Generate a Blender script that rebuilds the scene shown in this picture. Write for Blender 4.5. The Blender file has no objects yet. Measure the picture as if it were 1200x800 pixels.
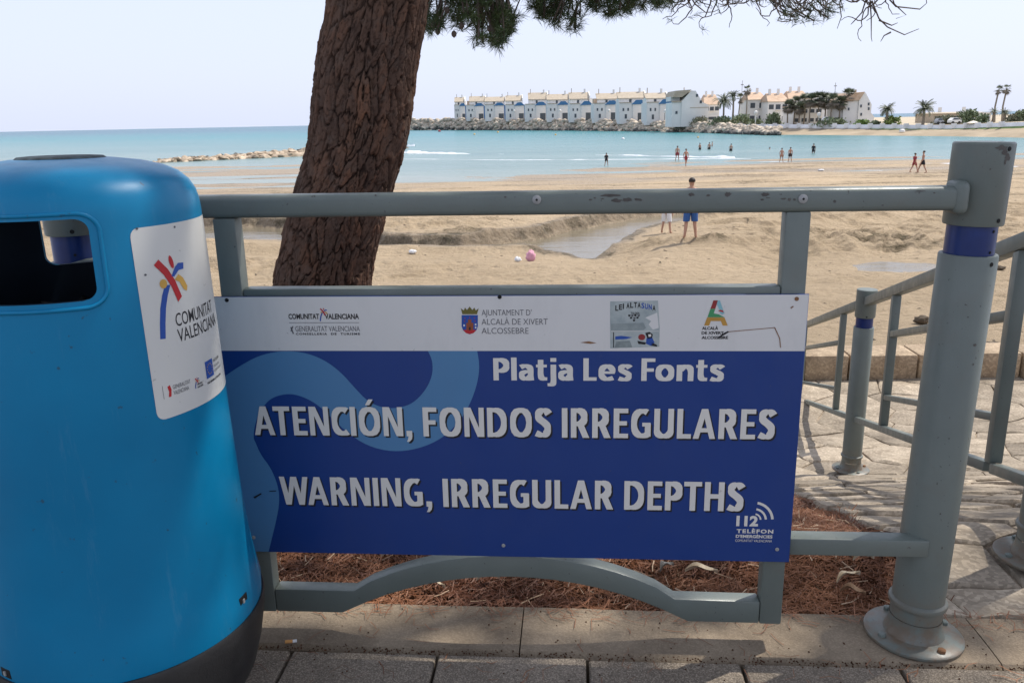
import bpy, bmesh, math, random
import numpy as np
from math import sin, cos, pi, radians, atan2, hypot
from mathutils import Vector, Matrix, noise as mn

random.seed(7); rng = np.random.default_rng(7)
sc = bpy.context.scene
col = sc.collection

# ------------------------------------------------------------------ camera
PIT, ROLL, F, CZ = .262, .0205, 961., 1.15
def cam_axes():
    f = np.array([0, cos(PIT), -sin(PIT)]); r = np.array([1., 0, 0]); d = np.cross(f, r)
    return np.array([cos(ROLL)*r + sin(ROLL)*d, -sin(ROLL)*r + cos(ROLL)*d, f])
MC = cam_axes()
cam = bpy.data.cameras.new("camera"); camo = bpy.data.objects.new("camera", cam); col.objects.link(camo)
cam.sensor_width = 36; cam.lens = F / 1200 * 36; cam.clip_start = .05; cam.clip_end = 60000
R_, D_, F_ = [Vector(v) for v in MC]
m = Matrix((R_, -D_, -F_)).transposed().to_4x4(); m.translation = Vector((0, 0, CZ)); camo.matrix_world = m
sc.camera = camo
cam.dof.use_dof = False

# ------------------------------------------------------------------ sky, sun, exposure
SUN_EL, SUN_AZ = radians(56), radians(62)          # azimuth measured from +Y towards +X
w = bpy.data.worlds.new("World"); sc.world = w; w.use_nodes = True
nt = w.node_tree; bg = nt.nodes['Background']
sky = nt.nodes.new('ShaderNodeTexSky'); sky.sky_type = 'NISHITA'; sky.sun_disc = False
sky.sun_elevation = SUN_EL; sky.sun_rotation = SUN_AZ; sky.air_density = 1.0; sky.dust_density = 2.6; sky.ozone_density = 1.5
mixw = nt.nodes.new('ShaderNodeMix'); mixw.data_type = 'RGBA'; mixw.inputs['Factor'].default_value = .80
mixw.inputs['B'].default_value = (6.7, 7.25, 9.0, 1)  # thin high veil over the whole sky
nt.links.new(sky.outputs[0], mixw.inputs['A']); nt.links.new(mixw.outputs['Result'], bg.inputs[0])
bg.inputs[1].default_value = .1
sl = bpy.data.lights.new("sun", 'SUN'); sl.energy = 3.6; sl.angle = radians(.6); sl.color = (1, .95, .87)
so = bpy.data.objects.new("sun", sl); col.objects.link(so)
sd = Vector((sin(SUN_AZ)*cos(SUN_EL), cos(SUN_AZ)*cos(SUN_EL), sin(SUN_EL)))
so.rotation_euler = sd.to_track_quat('Z', 'Y').to_euler()
so.location = (8, 5, 20)
sc.view_settings.view_transform = 'Standard'; sc.view_settings.look = 'None'
sc.view_settings.exposure = 0.46; sc.view_settings.gamma = 1

# ------------------------------------------------------------------ geometry of the view, used to read positions off the photograph
def ray(x, y): return MC.T @ np.array([(x-600)/F, (y-400)/F, 1])
def uz(x, y, z):
    d = ray(x, y); t = (z-CZ)/d[2]; return Vector((d[0]*t, d[1]*t, z))
def at(x, y, D):
    d = ray(x, y); t = D/d[1]; return Vector((d[0]*t, D, CZ+d[2]*t))
SEA = -3.75
FO = Vector((-.6086, 1.7111, 0)); FA = -.0783
FU = Vector((cos(FA), sin(FA), 0)); FN = Vector((-FU.y, FU.x, 0))
def fxy(u, v, z=0): return FO + FU*u + FN*v + Vector((0, 0, z))
def floc(x, y, v=0):
    d = Vector(ray(x, y)); C = Vector((0, 0, CZ)); t = (fxy(0, v)-C).dot(FN)/d.dot(FN)
    P = C + d*t; return ((P-FO).dot(FU), P.z)

# ------------------------------------------------------------------ materials
def srgb(r, g, b):
    f = lambda c: (c/255/12.92 if c/255 <= .04045 else ((c/255+.055)/1.055)**2.4)
    return (f(r), f(g), f(b), 1)
class Mat:
    def __init__(s, name, rough=.6, spec=.5):
        s.m = bpy.data.materials.new(name); s.m.use_nodes = True; s.nt = s.m.node_tree
        s.b = s.nt.nodes['Principled BSDF']; s.b.inputs['Roughness'].default_value = rough
        s.b.inputs['Specular IOR Level'].default_value = spec
        s.co = s.nt.nodes.new('ShaderNodeTexCoord')
    def n(s, t, **k):
        x = s.nt.nodes.new(t)
        for a, v in k.items(): setattr(x, a, v)
        return x
    def L(s, a, b): s.nt.links.new(a, b)
    def vec(s, scale=(1, 1, 1), space='Object'):
        mp = s.n('ShaderNodeMapping'); mp.inputs['Scale'].default_value = scale
        if space == 'World':
            g = s.n('ShaderNodeNewGeometry'); s.L(g.outputs['Position'], mp.inputs[0])
        else: s.L(s.co.outputs[space], mp.inputs[0])
        return mp.outputs[0]
    def noise(s, sc_, det=4, rough=.55, v=None, dist=0):
        x = s.n('ShaderNodeTexNoise'); x.inputs['Scale'].default_value = sc_; x.inputs['Detail'].default_value = det
        x.inputs['Roughness'].default_value = rough; x.inputs['Distortion'].default_value = dist
        s.L(v if v else s.co.outputs['Object'], x.inputs['Vector']); return x.outputs[0]
    def vor(s, sc_, feat='F1', v=None):
        x = s.n('ShaderNodeTexVoronoi', feature=feat); x.inputs['Scale'].default_value = sc_
        s.L(v if v else s.co.outputs['Object'], x.inputs['Vector']); return x
    def ramp(s, fac, stops, interp='LINEAR'):
        r = s.n('ShaderNodeValToRGB'); r.color_ramp.interpolation = interp
        e = r.color_ramp.elements
        while len(e) < len(stops): e.new(.5)
        for i, (p, c) in enumerate(stops):
            e[i].position = p; e[i].color = c if len(c) == 4 else (*c, 1)
        s.L(fac, r.inputs[0]); return r.outputs[0]
    def mix(s, a, b, fac, mode='MIX'):
        x = s.n('ShaderNodeMix', data_type='RGBA', blend_type=mode)
        for v, i in ((a, 'A'), (b, 'B')):
            if isinstance(v, (tuple, list)): x.inputs[i].default_value = v if len(v) == 4 else (*v, 1)
            else: s.L(v, x.inputs[i])
        if isinstance(fac, (int, float)): x.inputs['Factor'].default_value = fac
        else: s.L(fac, x.inputs['Factor'])
        return x.outputs['Result']
    def math(s, op, a, b=0.):
        x = s.n('ShaderNodeMath', operation=op)
        for i, v in ((0, a), (1, b)):
            if isinstance(v, (int, float)): x.inputs[i].default_value = v
            else: s.L(v, x.inputs[i])
        return x.outputs[0]
    def color(s, c):
        if isinstance(c, (tuple, list)): s.b.inputs['Base Color'].default_value = c if len(c) == 4 else (*c, 1)
        else: s.L(c, s.b.inputs['Base Color'])
        return s
    def rough(s, c): s.L(c, s.b.inputs['Roughness']); return s
    def bump(s, h, st=.3, d=.01):
        b = s.n('ShaderNodeBump'); b.inputs['Strength'].default_value = st; b.inputs['Distance'].default_value = d
        s.L(h, b.inputs['Height']); s.L(b.outputs[0], s.b.inputs['Normal']); return s
    def rnd(s):
        return s.n('ShaderNodeObjectInfo').outputs['Random']
def varied(name, c1, c2, scale=8, rough=.7, bump=.2, bs=60, bd=.004, spec=.4, space='Object', objvar=0.):
    M = Mat(name, rough, spec); v = M.vec(space=space)
    c = M.ramp(M.noise(scale, 6, .6, v), [(.3, c1), (.7, c2)])
    if objvar:
        k = M.math('ADD', M.math('MULTIPLY', M.rnd(), objvar), 1-objvar/2)
        x = M.n('ShaderNodeMix', data_type='RGBA', blend_type='MULTIPLY'); x.inputs['Factor'].default_value = 1
        M.L(c, x.inputs['A']); M.L(k, x.inputs['B']); c = x.outputs['Result']
    M.color(c)
    if bump: M.bump(M.noise(bs, 5, .6, v), bump, bd)
    return M.m
def flat(name, c, rough=.5, spec=.4):
    M = Mat(name, rough, spec)
    c2 = tuple(min(1, k*.82) for k in c[:3]); M.color(M.ramp(M.noise(25, 5, .6), [(.3, c2), (.7, tuple(c[:3]))])); return M.m

def painted_metal(name='grey_paint', base_rust=False):
    M = Mat(name, .42, .5); v = M.vec(space='World')
    base = M.ramp(M.noise(3, 5, .6, v), [(.25, (.108, .130, .118)), (.75, (.152, .176, .158))])
    dirt = M.ramp(M.noise(14, 8, .7, v), [(.52, (0, 0, 0)), (.72, (1, 1, 1))])
    c = M.mix(base, (.13, .125, .105), M.math('MULTIPLY', dirt, .35))
    spk = M.ramp(M.noise(130, 3, .5, v), [(.70, (0, 0, 0)), (.73, (1, 1, 1))])
    c = M.mix(c, (.05, .045, .04), M.math('MULTIPLY', spk, .8))
    g = M.n('ShaderNodeNewGeometry'); sx = M.n('ShaderNodeSeparateXYZ'); M.L(M.co.outputs['Object'] if base_rust else g.outputs['Position'], sx.inputs[0])
    low = M.ramp(sx.outputs['Z'], [(0., (1, 1, 1)), (.16, (0, 0, 0))])
    if base_rust: c = M.mix(c, (.15, .095, .055), M.math('MULTIPLY', M.math('MULTIPLY', low, M.ramp(M.noise(24, 8, .7, v), [(.38, (0, 0, 0)), (.6, (1, 1, 1))])), .85))
    M.color(c); M.rough(M.ramp(M.noise(20, 5, .6, v), [(.3, (.32,)*3), (.7, (.55,)*3)]))
    M.bump(M.noise(220, 4, .6, v), .12, .002); return M.m
M_PAINT = painted_metal(); M_PAINTB = painted_metal('grey_paint_rusting', True)
M_CHIP = varied('bare_chip', (.06, .055, .05), (.12, .11, .1), 60, .8)
M_BLUEBAND = varied('blue_band', (.005, .018, .095), (.008, .027, .14), 20, .35, .05)
M_HOLE = flat('dark_hole', (.008, .008, .008), .8)
M_RUST = varied('rust', (.16, .07, .03), (.3, .16, .08), 80, .9)
def bin_blue():
    M = Mat('blue_plastic', .42, .26); v = M.vec()
    c = M.ramp(M.noise(2.2, 5, .55, v), [(.3, (.0008, .150, .305)), (.7, (.0015, .205, .395))])
    sc1 = M.ramp(M.noise(9, 9, .75, M.vec((1, 1, .35))), [(.6, (0, 0, 0)), (.75, (1, 1, 1))])
    c = M.mix(c, (.04, .22, .38), M.math('MULTIPLY', sc1, .4)); dust = M.ramp(M.noise(26, 10, .8, M.vec((1, 1, .12))), [(.58, (0, 0, 0)), (.66, (1, 1, 1))]); c = M.mix(c, (.10, .24, .36), M.math('MULTIPLY', dust, .18))
    d = M.ramp(M.noise(60, 3, .5, v), [(.71, (0, 0, 0)), (.75, (1, 1, 1))])
    c = M.mix(c, (.03, .06, .09), M.math('MULTIPLY', d, .7))
    M.color(c); M.rough(M.ramp(M.noise(7, 8, .7, v), [(.3, (.27,)*3), (.7, (.46,)*3)]))
    M.bump(M.math('ADD', M.noise(500, 2, .5, v), M.math('MULTIPLY', M.noise(6, 2, .5, v), 3.)), .10, .0015); return M.m
M_BIN = bin_blue(); M_BININ = varied('bin_inside', (.003, .012, .028), (.006, .022, .045), 9, .6, .1)  # inside faces get a darkened blue, painting in the dim interior
M_BLACKP = varied('black_plastic', (.018, .018, .019), (.035, .034, .033), 20, .55, .3, 200, .002)
M_BAG = varied('black_bag', (.006, .006, .007), (.012, .012, .013), 20, .3, .6, 30, .01)
def sign_mat(name, c, dirt=.12):
    M = Mat(name, .38, .45); v = M.vec()
    st = M.ramp(M.noise(7, 9, .72, M.vec((1, 1, .4))), [(.5, (0, 0, 0)), (.8, (1, 1, 1))])
    cc = M.mix(c, tuple(k*.6+.03 for k in c[:3]), M.math('MULTIPLY', st, dirt*3))
    d = M.ramp(M.noise(90, 2, .5, v), [(.72, (0, 0, 0)), (.76, (1, 1, 1))])
    cc = M.mix(cc, (.12, .1, .08), M.math('MULTIPLY', d, dirt*3))
    M.color(cc); M.rough(M.ramp(M.noise(12, 6, .6, v), [(.3, (.3,)*3), (.7, (.5,)*3)])); return M.m
M_WHITE = sign_mat('sign_white', (.64, .63, .605))
M_NAVY = sign_mat('sign_navy', (.008, .040, .195), .08)
M_LBLUE = sign_mat('sign_light_blue', (.075, .205, .38), .08)
M_LET = sign_mat('lettering_white', (.68, .655, .60), .08)
M_BLACK = flat('print_black', (.015, .015, .017))
M_GREYP = flat('print_grey', (.10, .10, .11))
M_RED = flat('print_red', (.50, .02, .025)); M_YEL = flat('print_yellow', (.62, .36, .07)); M_PBLUE = flat('print_blue', (.02, .08, .36))
M_GREEN = flat('print_green', (.06, .30, .12)); M_ORNG = flat('print_orange', (.50, .27, .05)); M_CYAN = flat('print_cyan', (.25, .5, .55)); M_DRED = flat('print_dark_red', (.28, .03, .03))
M_GOLD = flat('print_gold', (.16, .14, .03)); M_BROWNRED = flat('print_brown_red', (.30, .08, .03))
M_STICK = varied('sticker_worn', (.28, .33, .33), (.46, .50, .48), 30, .6, .1)
M_CREAMST = sign_mat('bin_sticker_white', (.60, .60, .565), .10)
M_STEEL = flat('steel', (.35, .35, .34), .35)
def concrete(name, c1, c2, sp=.5, agg=220, objvar=.15):
    M = Mat(name, .9, .3); v = M.vec(space='World')
    c = M.ramp(M.noise(5, 8, .65, v), [(.3, c1), (.7, c2)])
    a = M.vor(agg, v=v); k = M.n('ShaderNodeSeparateColor'); M.L(a.outputs['Color'], k.inputs[0])
    c = M.mix(c, M.ramp(k.outputs[0], [(0, tuple(x*.3 for x in c1)), (.5, c1), (1, tuple(min(1, x*1.7) for x in c2))]), sp)
    st = M.ramp(M.noise(2.2, 6, .7, v), [(.5, (0, 0, 0)), (.7, (1, 1, 1))])
    c = M.mix(c, tuple(x*.55 for x in c1), M.math('MULTIPLY', st, .45))
    kk = M.math('ADD', M.math('MULTIPLY', M.rnd(), objvar), 1-objvar/2)
    x = M.n('ShaderNodeMix', data_type='RGBA', blend_type='MULTIPLY'); x.inputs['Factor'].default_value = 1
    M.L(c, x.inputs['A']); M.L(kk, x.inputs['B']); M.color(x.outputs['Result'])
    M.bump(M.math('ADD', M.noise(agg*.6, 4, .6, v), M.math('MULTIPLY', M.noise(25, 4, .6, v), .7)), .55, .004); return M.m
M_PAVER = concrete('paver_concrete', (.16, .13, .098), (.29, .24, .185), .5, 420)
M_KERB = concrete('kerb_concrete', (.155, .118, .082), (.31, .245, .172), .13, 300)
M_SLAB = concrete('natural_stone', (.20, .16, .115), (.43, .36, .275), .25, 90, .45)
M_WALLST = concrete('wall_stone', (.24, .175, .115), (.40, .31, .21), .25, 60, .3)
def sand_mat():
    M = Mat('sand', .95, .15); v = M.vec(space='World')
    g = M.n('ShaderNodeNewGeometry'); sx = M.n('ShaderNodeSeparateXYZ'); M.L(g.outputs['Position'], sx.inputs[0])
    c = M.ramp(M.noise(.35, 8, .6, v), [(.3, (.43, .33, .215)), (.7, (.55, .425, .285))])
    c = M.mix(c, (.36, .27, .17), M.math('MULTIPLY', M.ramp(M.noise(2.2, 8, .7, M.vec((.5, 1.6, 1), 'World')), [(.5, (0, 0, 0)), (.72, (1, 1, 1))]), .5))
    # wet sand: an attribute holds how close the sheet lies to the water table
    a = M.n('ShaderNodeAttribute', attribute_name='wet')
    c = M.mix(c, (.30, .235, .165), M.math('MULTIPLY', a.outputs['Fac'], .75))
    a2 = M.n('ShaderNodeAttribute', attribute_name='weed')
    wd = M.math('MULTIPLY', a2.outputs['Fac'], M.ramp(M.noise(2.5, 9, .8, v), [(.40, (0, 0, 0)), (.6, (1, 1, 1))]))
    c = M.mix(c, (.085, .07, .04), wd)  # weed colour, also used to paint shade on scarps and ledges
    c = M.mix(c, (.12, .14, .05), M.math('MULTIPLY', M.n('ShaderNodeAttribute', attribute_name='grass').outputs['Fac'], .5))
    M.color(c); M.rough(M.math('SUBTRACT', .95, M.math('MULTIPLY', a.outputs['Fac'], .55)))
    fp = M.n('ShaderNodeTexVoronoi', feature='SMOOTH_F1'); fp.inputs['Scale'].default_value = 2.6; M.L(v, fp.inputs['Vector'])
    fq = M.ramp(fp.outputs['Distance'], [(.05, (0, 0, 0)), (.35, (1, 1, 1))])
    c3 = M.mix(c, (.25, .185, .115), M.math('MULTIPLY', M.ramp(M.noise(5.5, 9, .8, M.vec((.7, 1.5, 1), 'World')), [(.5, (0, 0, 0)), (.66, (1, 1, 1))]), .55)); M.color(c3)
    M.bump(M.math('ADD', M.math('ADD', M.noise(3, 8, .7, v), M.math('MULTIPLY', fq, .5)), M.math('MULTIPLY', M.noise(11, 8, .75, v), .7)), 1., .16); return M.m
M_SAND = sand_mat()
def soil():
    M = Mat('needle_litter_soil', .95, .15); v = M.vec(space='World')
    c = M.ramp(M.noise(40, 8, .75, v), [(.3, (.035, .013, .007)), (.6, (.11, .042, .02)), (.75, (.20, .09, .045))])
    M.color(c); M.bump(M.noise(60, 8, .75, v), 1., .02); return M.m
M_SOIL = soil()
def water(name, deep, shallow, far, rough=.12, bump=.5, scale=1., pool=False):
    M = Mat(name, rough, .5); M.b.inputs['IOR'].default_value = 1.33; M.b.inputs['Specular IOR Level'].default_value = .5 if pool else .3
    v = M.vec((.5, 1.2, 1), 'World')
    g = M.n('ShaderNodeNewGeometry'); sx = M.n('ShaderNodeSeparateXYZ'); M.L(g.outputs['Position'], sx.inputs[0])
    if pool: M.color(deep)
    else:
        # depth grows away from the shore, with banks and darker patches
        dd = M.math('ADD', sx.outputs['Y'], M.math('MULTIPLY', sx.outputs['X'], .55))
        wob = M.math('MULTIPLY', M.noise(.02, 5, .6, M.vec((.5, 1, 1), 'World')), 60)
        f = M.math('DIVIDE', M.math('SUBTRACT', M.math('ADD', dd, wob), 105.), 900.)
        f2 = M.math('POWER', M.math('MAXIMUM', f, 0.), .5)
        c = M.ramp(f2, [(0, shallow), (.25, tuple(.6*a+.4*b for a, b in zip(shallow, deep))), (.55, deep), (1, far)])
        pt = M.ramp(M.noise(.05, 7, .7, M.vec((.25, 1.4, 1), 'World')), [(.45, (0, 0, 0)), (.7, (1, 1, 1))])
        c = M.mix(c, tuple(k*.62 for k in deep), M.math('MULTIPLY', pt, .4))
        M.color(c)
    h = M.math('ADD', M.noise(.8*scale, 6, .65, v), M.math('MULTIPLY', M.noise(.12*scale, 3, .5, v), 4))
    M.bump(h, bump, .25); return M.m
M_SEA = water('sea_water', (.025, .185, .205), (.235, .27, .245), (.014, .10, .15), .25, 1.0)
M_STREAM = water('stream_water', (.17, .145, .10), None, None, .08, .12, 2., True)
M_FOAM = varied('sea_foam', (.62, .66, .68), (.85, .87, .88), .8, .8, .3, 2, .1, space='World')
def bark():
    M = Mat('pine_bark', .95, .15); v = M.vec(space='World')
    a = M.n('ShaderNodeAttribute', attribute_name='crack')
    c1 = M.ramp(M.noise(9, 8, .65, M.vec((1.6, 1.6, .5), 'World')), [(.3, (.085, .057, .045)), (.55, (.17, .10, .068)), (.78, (.30, .14, .075))])
    c1 = M.mix(c1, (.17, .135, .11), M.math('MULTIPLY', M.ramp(M.noise(26, 6, .7, v), [(.5, (0, 0, 0)), (.68, (1, 1, 1))]), .6))
    a2 = M.n('ShaderNodeAttribute', attribute_name='plate')
    c1 = M.mix(c1, M.ramp(a2.outputs['Fac'], [(0, (.035, .024, .02)), (.65, (.075, .045, .033)), (1, (.17, .07, .035))]), .45)
    c = M.mix(c1, (.018, .011, .009), a.outputs['Fac'])
    M.color(c); M.bump(M.noise(120, 7, .7, M.vec((1, 1, .45), 'World')), .9, .006); return M.m
M_BARK = bark()
M_TWIG = varied('twig_bark', (.06, .045, .035), (.13, .10, .08), 20, .9)
def needles_mat(name, a, b, tr=.25):
    M = Mat(name, .55, .3); M.color(M.ramp(M.noise(3, 3, .5, M.vec(space='World')), [(.35, a), (.65, b)])); return M.m
M_NEEDLE = needles_mat('pine_needles', (.025, .05, .018), (.07, .105, .035))
M_DRYNEEDLE = needles_mat('dry_needles', (.12, .042, .018), (.30, .125, .055))
M_DRY2 = needles_mat('pale_dry_needles', (.38, .25, .15), (.55, .40, .27))
M_ROCK = varied('breakwater_rock', (.34, .28, .21), (.68, .58, .46), .6, .9, .6, 2, .2, space='World', objvar=.7)
M_ROCK2 = varied('groyne_rock', (.20, .15, .10), (.56, .45, .33), .8, .9, .6, 3, .15, space='World', objvar=.5)
M_ROCKDK = varied('wet_rock', (.05, .05, .045), (.13, .12, .10), .8, .6, .6, 2, .2, space='World')
M_HW = varied('house_render', (.64, .625, .60), (.72, .70, .67), .2, .85, 0, space='World')  # house walls, roofs and windows are paled to stand in for haze
M_HWHITE = varied('white_render', (.68, .66, .62), (.78, .76, .72), .2, .85, 0, space='World')
M_HBLUE = flat('blue_tiles', (.04, .15, .30), .6); M_HBLUE2 = flat('blue_paint', (.06, .16, .36), .6)
M_TILE = varied('roof_tiles', (.44, .30, .20), (.58, .43, .31), .8, .9, .3, 2, .05, space='World')
M_TILE2 = varied('pale_roof_tiles', (.36, .30, .22), (.47, .40, .31), .8, .9, .3, 2, .05, space='World')  # roof colour paled for distance haze
M_DARKW = flat('dark_opening', (.07, .085, .10), .3); M_PROM = varied('promenade_white', (.66, .66, .66), (.8, .8, .79), .3, .9, 0, space='World')  # openings washed out in colour, as haze would do
M_GRASS = varied('grass_strip', (.10, .16, .04), (.22, .28, .09), .5, .9, .5, 3, .1, space='World')
M_LAND = varied('dry_land', (.36, .30, .21), (.5, .42, .3), .05, .95, .3, 1, .1, space='World')
M_PALM = varied('palm_leaf', (.11, .125, .085), (.20, .22, .14), 2, .6, 0); M_PTRUNK = varied('palm_trunk', (.19, .155, .12), (.30, .25, .19), 4, .9)  # palm leaves lightened toward a hazy grey-green
M_SHRUB = varied('shrub_leaf', (.11, .14, .08), (.20, .245, .13), 1, .7, 0)
M_SKIN = varied('skin', (.36, .19, .125), (.46, .26, .175), 6, .55, 0); M_HAIR = flat('dark_hair', (.02, .014, .01), .6)
M_SWBLUE = flat('blue_cloth', (.03, .10, .30), .8); M_CWHITE = flat('white_cloth', (.75, .75, .75), .8); M_CBLACK = flat('black_cloth', (.02, .02, .025), .8); M_CRED = flat('red_cloth', (.30, .04, .05), .8)
M_PINK = flat('pink_cloth', (.66, .33, .42), .8)

# ------------------------------------------------------------------ mesh helpers
def link(name, me, mat=None, parent=None, smooth=False):
    o = bpy.data.objects.new(name, me); col.objects.link(o)
    if mat: me.materials.clear(); me.materials.append(mat)
    if parent: o.parent = parent
    if smooth: me.shade_smooth()
    return o
def tag(o, label=None, cat=None, group=None, kind=None, category=None):
    cat = cat or category
    if label: o['label'] = label
    if cat: o['category'] = cat
    if group: o['group'] = group
    if kind: o['kind'] = kind
    return o
def empty(name, loc=(0, 0, 0), rz=0, **k):
    o = bpy.data.objects.new(name, None); col.objects.link(o); o.location = loc; o.rotation_euler = (0, 0, rz); o.empty_display_size = .1
    return tag(o, **k)
class MB:
    def __init__(s): s.v = []; s.f = []
    def add(s, V, Fs):
        n = len(s.v); s.v += [tuple(p) for p in V]; s.f += [tuple(i+n for i in f) for f in Fs]; return s
    def box(s, x0, x1, y0, y1, z0, z1):
        V = [(x, y, z) for z in (z0, z1) for y in (y0, y1) for x in (x0, x1)]
        return s.add(V, [(0, 2, 3, 1), (4, 5, 7, 6), (0, 1, 5, 4), (2, 6, 7, 3), (0, 4, 6, 2), (1, 3, 7, 5)])
    def prism(s, pts, y0, y1):      # pts in xz, extruded in y
        n = len(pts); V = [(x, y0, z) for x, z in pts] + [(x, y1, z) for x, z in pts]
        return s.add(V, [tuple(range(n)), tuple(range(2*n-1, n-1, -1))] + [(i, n+i, n+(i+1) % n, (i+1) % n) for i in range(n)])
    def slab(s, pts, z0, z1):       # pts in xy (ccw), extruded in z; z may be lists
        n = len(pts); a = z0 if hasattr(z0, '__len__') else [z0]*n; b = z1 if hasattr(z1, '__len__') else [z1]*n
        V = [(p[0], p[1], a[i]) for i, p in enumerate(pts)] + [(p[0], p[1], b[i]) for i, p in enumerate(pts)]
        return s.add(V, [tuple(range(n-1, -1, -1)), tuple(range(n, 2*n))] + [(i, (i+1) % n, n+(i+1) % n, n+i) for i in range(n)])
    def lathe(s, prof, n=32, cap=True, c=(0, 0)):
        V = []; Fs = []
        for r, z in prof:
            for k in range(n): V.append((c[0]+r*cos(2*pi*k/n), c[1]+r*sin(2*pi*k/n), z))
        for j in range(len(prof)-1):
            for k in range(n):
                a = j*n+k; b = j*n+(k+1) % n; Fs.append((a, b, b+n, a+n))
        if cap: Fs.append(tuple(range(n-1, -1, -1))); Fs.append(tuple(range((len(prof)-1)*n, len(prof)*n)))
        return s.add(V, Fs)
    def tube(s, pts, rad, n=8, cap=True):
        P = [Vector(p) for p in pts]; V = []; Fs = []
        if not hasattr(rad, '__len__'): rad = [rad]*len(P)
        up = Vector((0, 0, 1))
        prev = None
        for i, p in enumerate(P):
            t = (P[min(i+1, len(P)-1)]-P[max(i-1, 0)]).normalized()
            if prev is None:
                a = t.cross(up if abs(t.z) < .9 else Vector((1, 0, 0))).normalized()
            else: a = (prev - t*prev.dot(t)).normalized()
            prev = a; b = t.cross(a)
            for k in range(n):
                q = p + (a*cos(2*pi*k/n)+b*sin(2*pi*k/n))*rad[i]; V.append(tuple(q))
        for j in range(len(P)-1):
            for k in range(n): a_ = j*n+k; b_ = j*n+(k+1) % n; Fs.append((a_, b_, b_+n, a_+n))
        if cap: Fs.append(tuple(range(n-1, -1, -1))); Fs.append(tuple(range((len(P)-1)*n, len(P)*n)))
        return s.add(V, Fs)
    def build(s, name, mat=None, parent=None, smooth=False, bevel=0, seg=2):
        me = bpy.data.meshes.new(name); me.from_pydata(s.v, [], s.f); me.update()
        bm = bmesh.new(); bm.from_mesh(me); bmesh.ops.recalc_face_normals(bm, faces=bm.faces)
        if bevel:
            es = [e for e in bm.edges if len(e.link_faces) == 2 and e.calc_face_angle(0) > .6]
            bmesh.ops.bevel(bm, geom=es, offset=bevel, segments=seg, affect='EDGES', profile=.5, clamp_overlap=True)
        bm.to_mesh(me); bm.free()
        o = link(name, me, mat, parent)
        if smooth or bevel:
            me.shade_smooth()
            try: me.set_sharp_from_angle(angle=radians(38))
            except Exception: pass
        return o
def np_mesh(name, V, Fq, mat=None, parent=None, smooth=False, attrs=None):
    me = bpy.data.meshes.new(name); V = np.asarray(V, np.float32); Fq = np.asarray(Fq, np.int32)
    k = Fq.shape[1]; me.vertices.add(len(V)); me.vertices.foreach_set('co', V.ravel())
    me.loops.add(Fq.size); me.loops.foreach_set('vertex_index', Fq.ravel())
    me.polygons.add(len(Fq)); me.polygons.foreach_set('loop_start', np.arange(0, Fq.size, k, dtype=np.int32))
    me.update(calc_edges=True); me.validate()
    for a, d in (attrs or {}).items():
        at_ = me.attributes.new(a, 'FLOAT', 'POINT'); at_.data.foreach_set('value', np.asarray(d, np.float32))
    return link(name, me, mat, parent, smooth)
def grid_faces(nr, nc):
    i = np.arange((nr-1)*(nc-1)); r = i//(nc-1); c = i % (nc-1); a = r*nc+c
    return np.stack([a, a+1, a+nc+1, a+nc], 1)
def beam(p0, p1, w_, h_):
    """rectangular tube in the xz plane of a fence: w_ thickness in the plane, h_ depth across it"""
    a = Vector((p0[0], 0, p0[1])); b = Vector((p1[0], 0, p1[1])); t = (b-a).normalized(); n = Vector((-t.z, 0, t.x))
    pts = [a-n*w_/2, b-n*w_/2, b+n*w_/2, a+n*w_/2]
    return [(p.x, p.z) for p in pts]
# vectorised value noise (smooth, tileless)
_perm = rng.random((256, 256))
def vnoise(x, y, seed=0):
    x = np.asarray(x, float)+seed*17.3; y = np.asarray(y, float)+seed*9.1
    xi = np.floor(x).astype(int); yi = np.floor(y).astype(int); fx = x-xi; fy = y-yi
    fx = fx*fx*(3-2*fx); fy = fy*fy*(3-2*fy); g = lambda a, b: _perm[a & 255, b & 255]
    return (g(xi, yi)*(1-fx)+g(xi+1, yi)*fx)*(1-fy)+(g(xi, yi+1)*(1-fx)+g(xi+1, yi+1)*fx)*fy
def fbm(x, y, o=4, seed=0, g=.5):
    s = 0; a = 1; t = 0
    for i in range(o): s = s+a*vnoise(x*2**i, y*2**i, seed+i); t += a; a *= g
    return s/t
def copy_tree(o, parent=None):
    c = o.copy(); col.objects.link(c)
    if parent: c.parent = parent
    for ch in list(o.children): copy_tree(ch, c)
    return c
def text_mesh(body, x0, x1, z0, z1, bold=0., shear=0., spacing=1., align_caps=True):
    """2-D outline of a word fitted to a box: returns verts(x,z) and faces"""
    cu = bpy.data.curves.new('t', 'FONT'); cu.body = body; cu.size = 1; cu.offset = bold; cu.resolution_u = 3; cu.space_character = spacing; cu.shear = shear
    o = bpy.data.objects.new('t', cu); col.objects.link(o); bpy.context.view_layer.update()
    me = bpy.data.meshes.new_from_object(o.evaluated_get(bpy.context.evaluated_depsgraph_get()))
    V = np.array([v.co[:2] for v in me.vertices]); Fs = [tuple(p.vertices) for p in me.polygons]
    bpy.data.objects.remove(o); bpy.data.curves.remove(cu); bpy.data.meshes.remove(me)
    xa, xb = V[:, 0].min(), V[:, 0].max(); cap = .682+2*bold
    X = x0+(V[:, 0]-xa)/(xb-xa)*(x1-x0); Z = z0+(V[:, 1]+bold)/cap*(z1-z0)
    return np.stack([X, Z], 1), Fs

# ================================================================== GROUND NEAR THE CAMERA
def g_near(x, y):                       # height of the ground behind the kerb: level, then down to the beach landing
    return -.385*np.clip(y-2.15, 0, 2.4)-.185*np.clip(y-4.55, 0, 1.5) - .02
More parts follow.
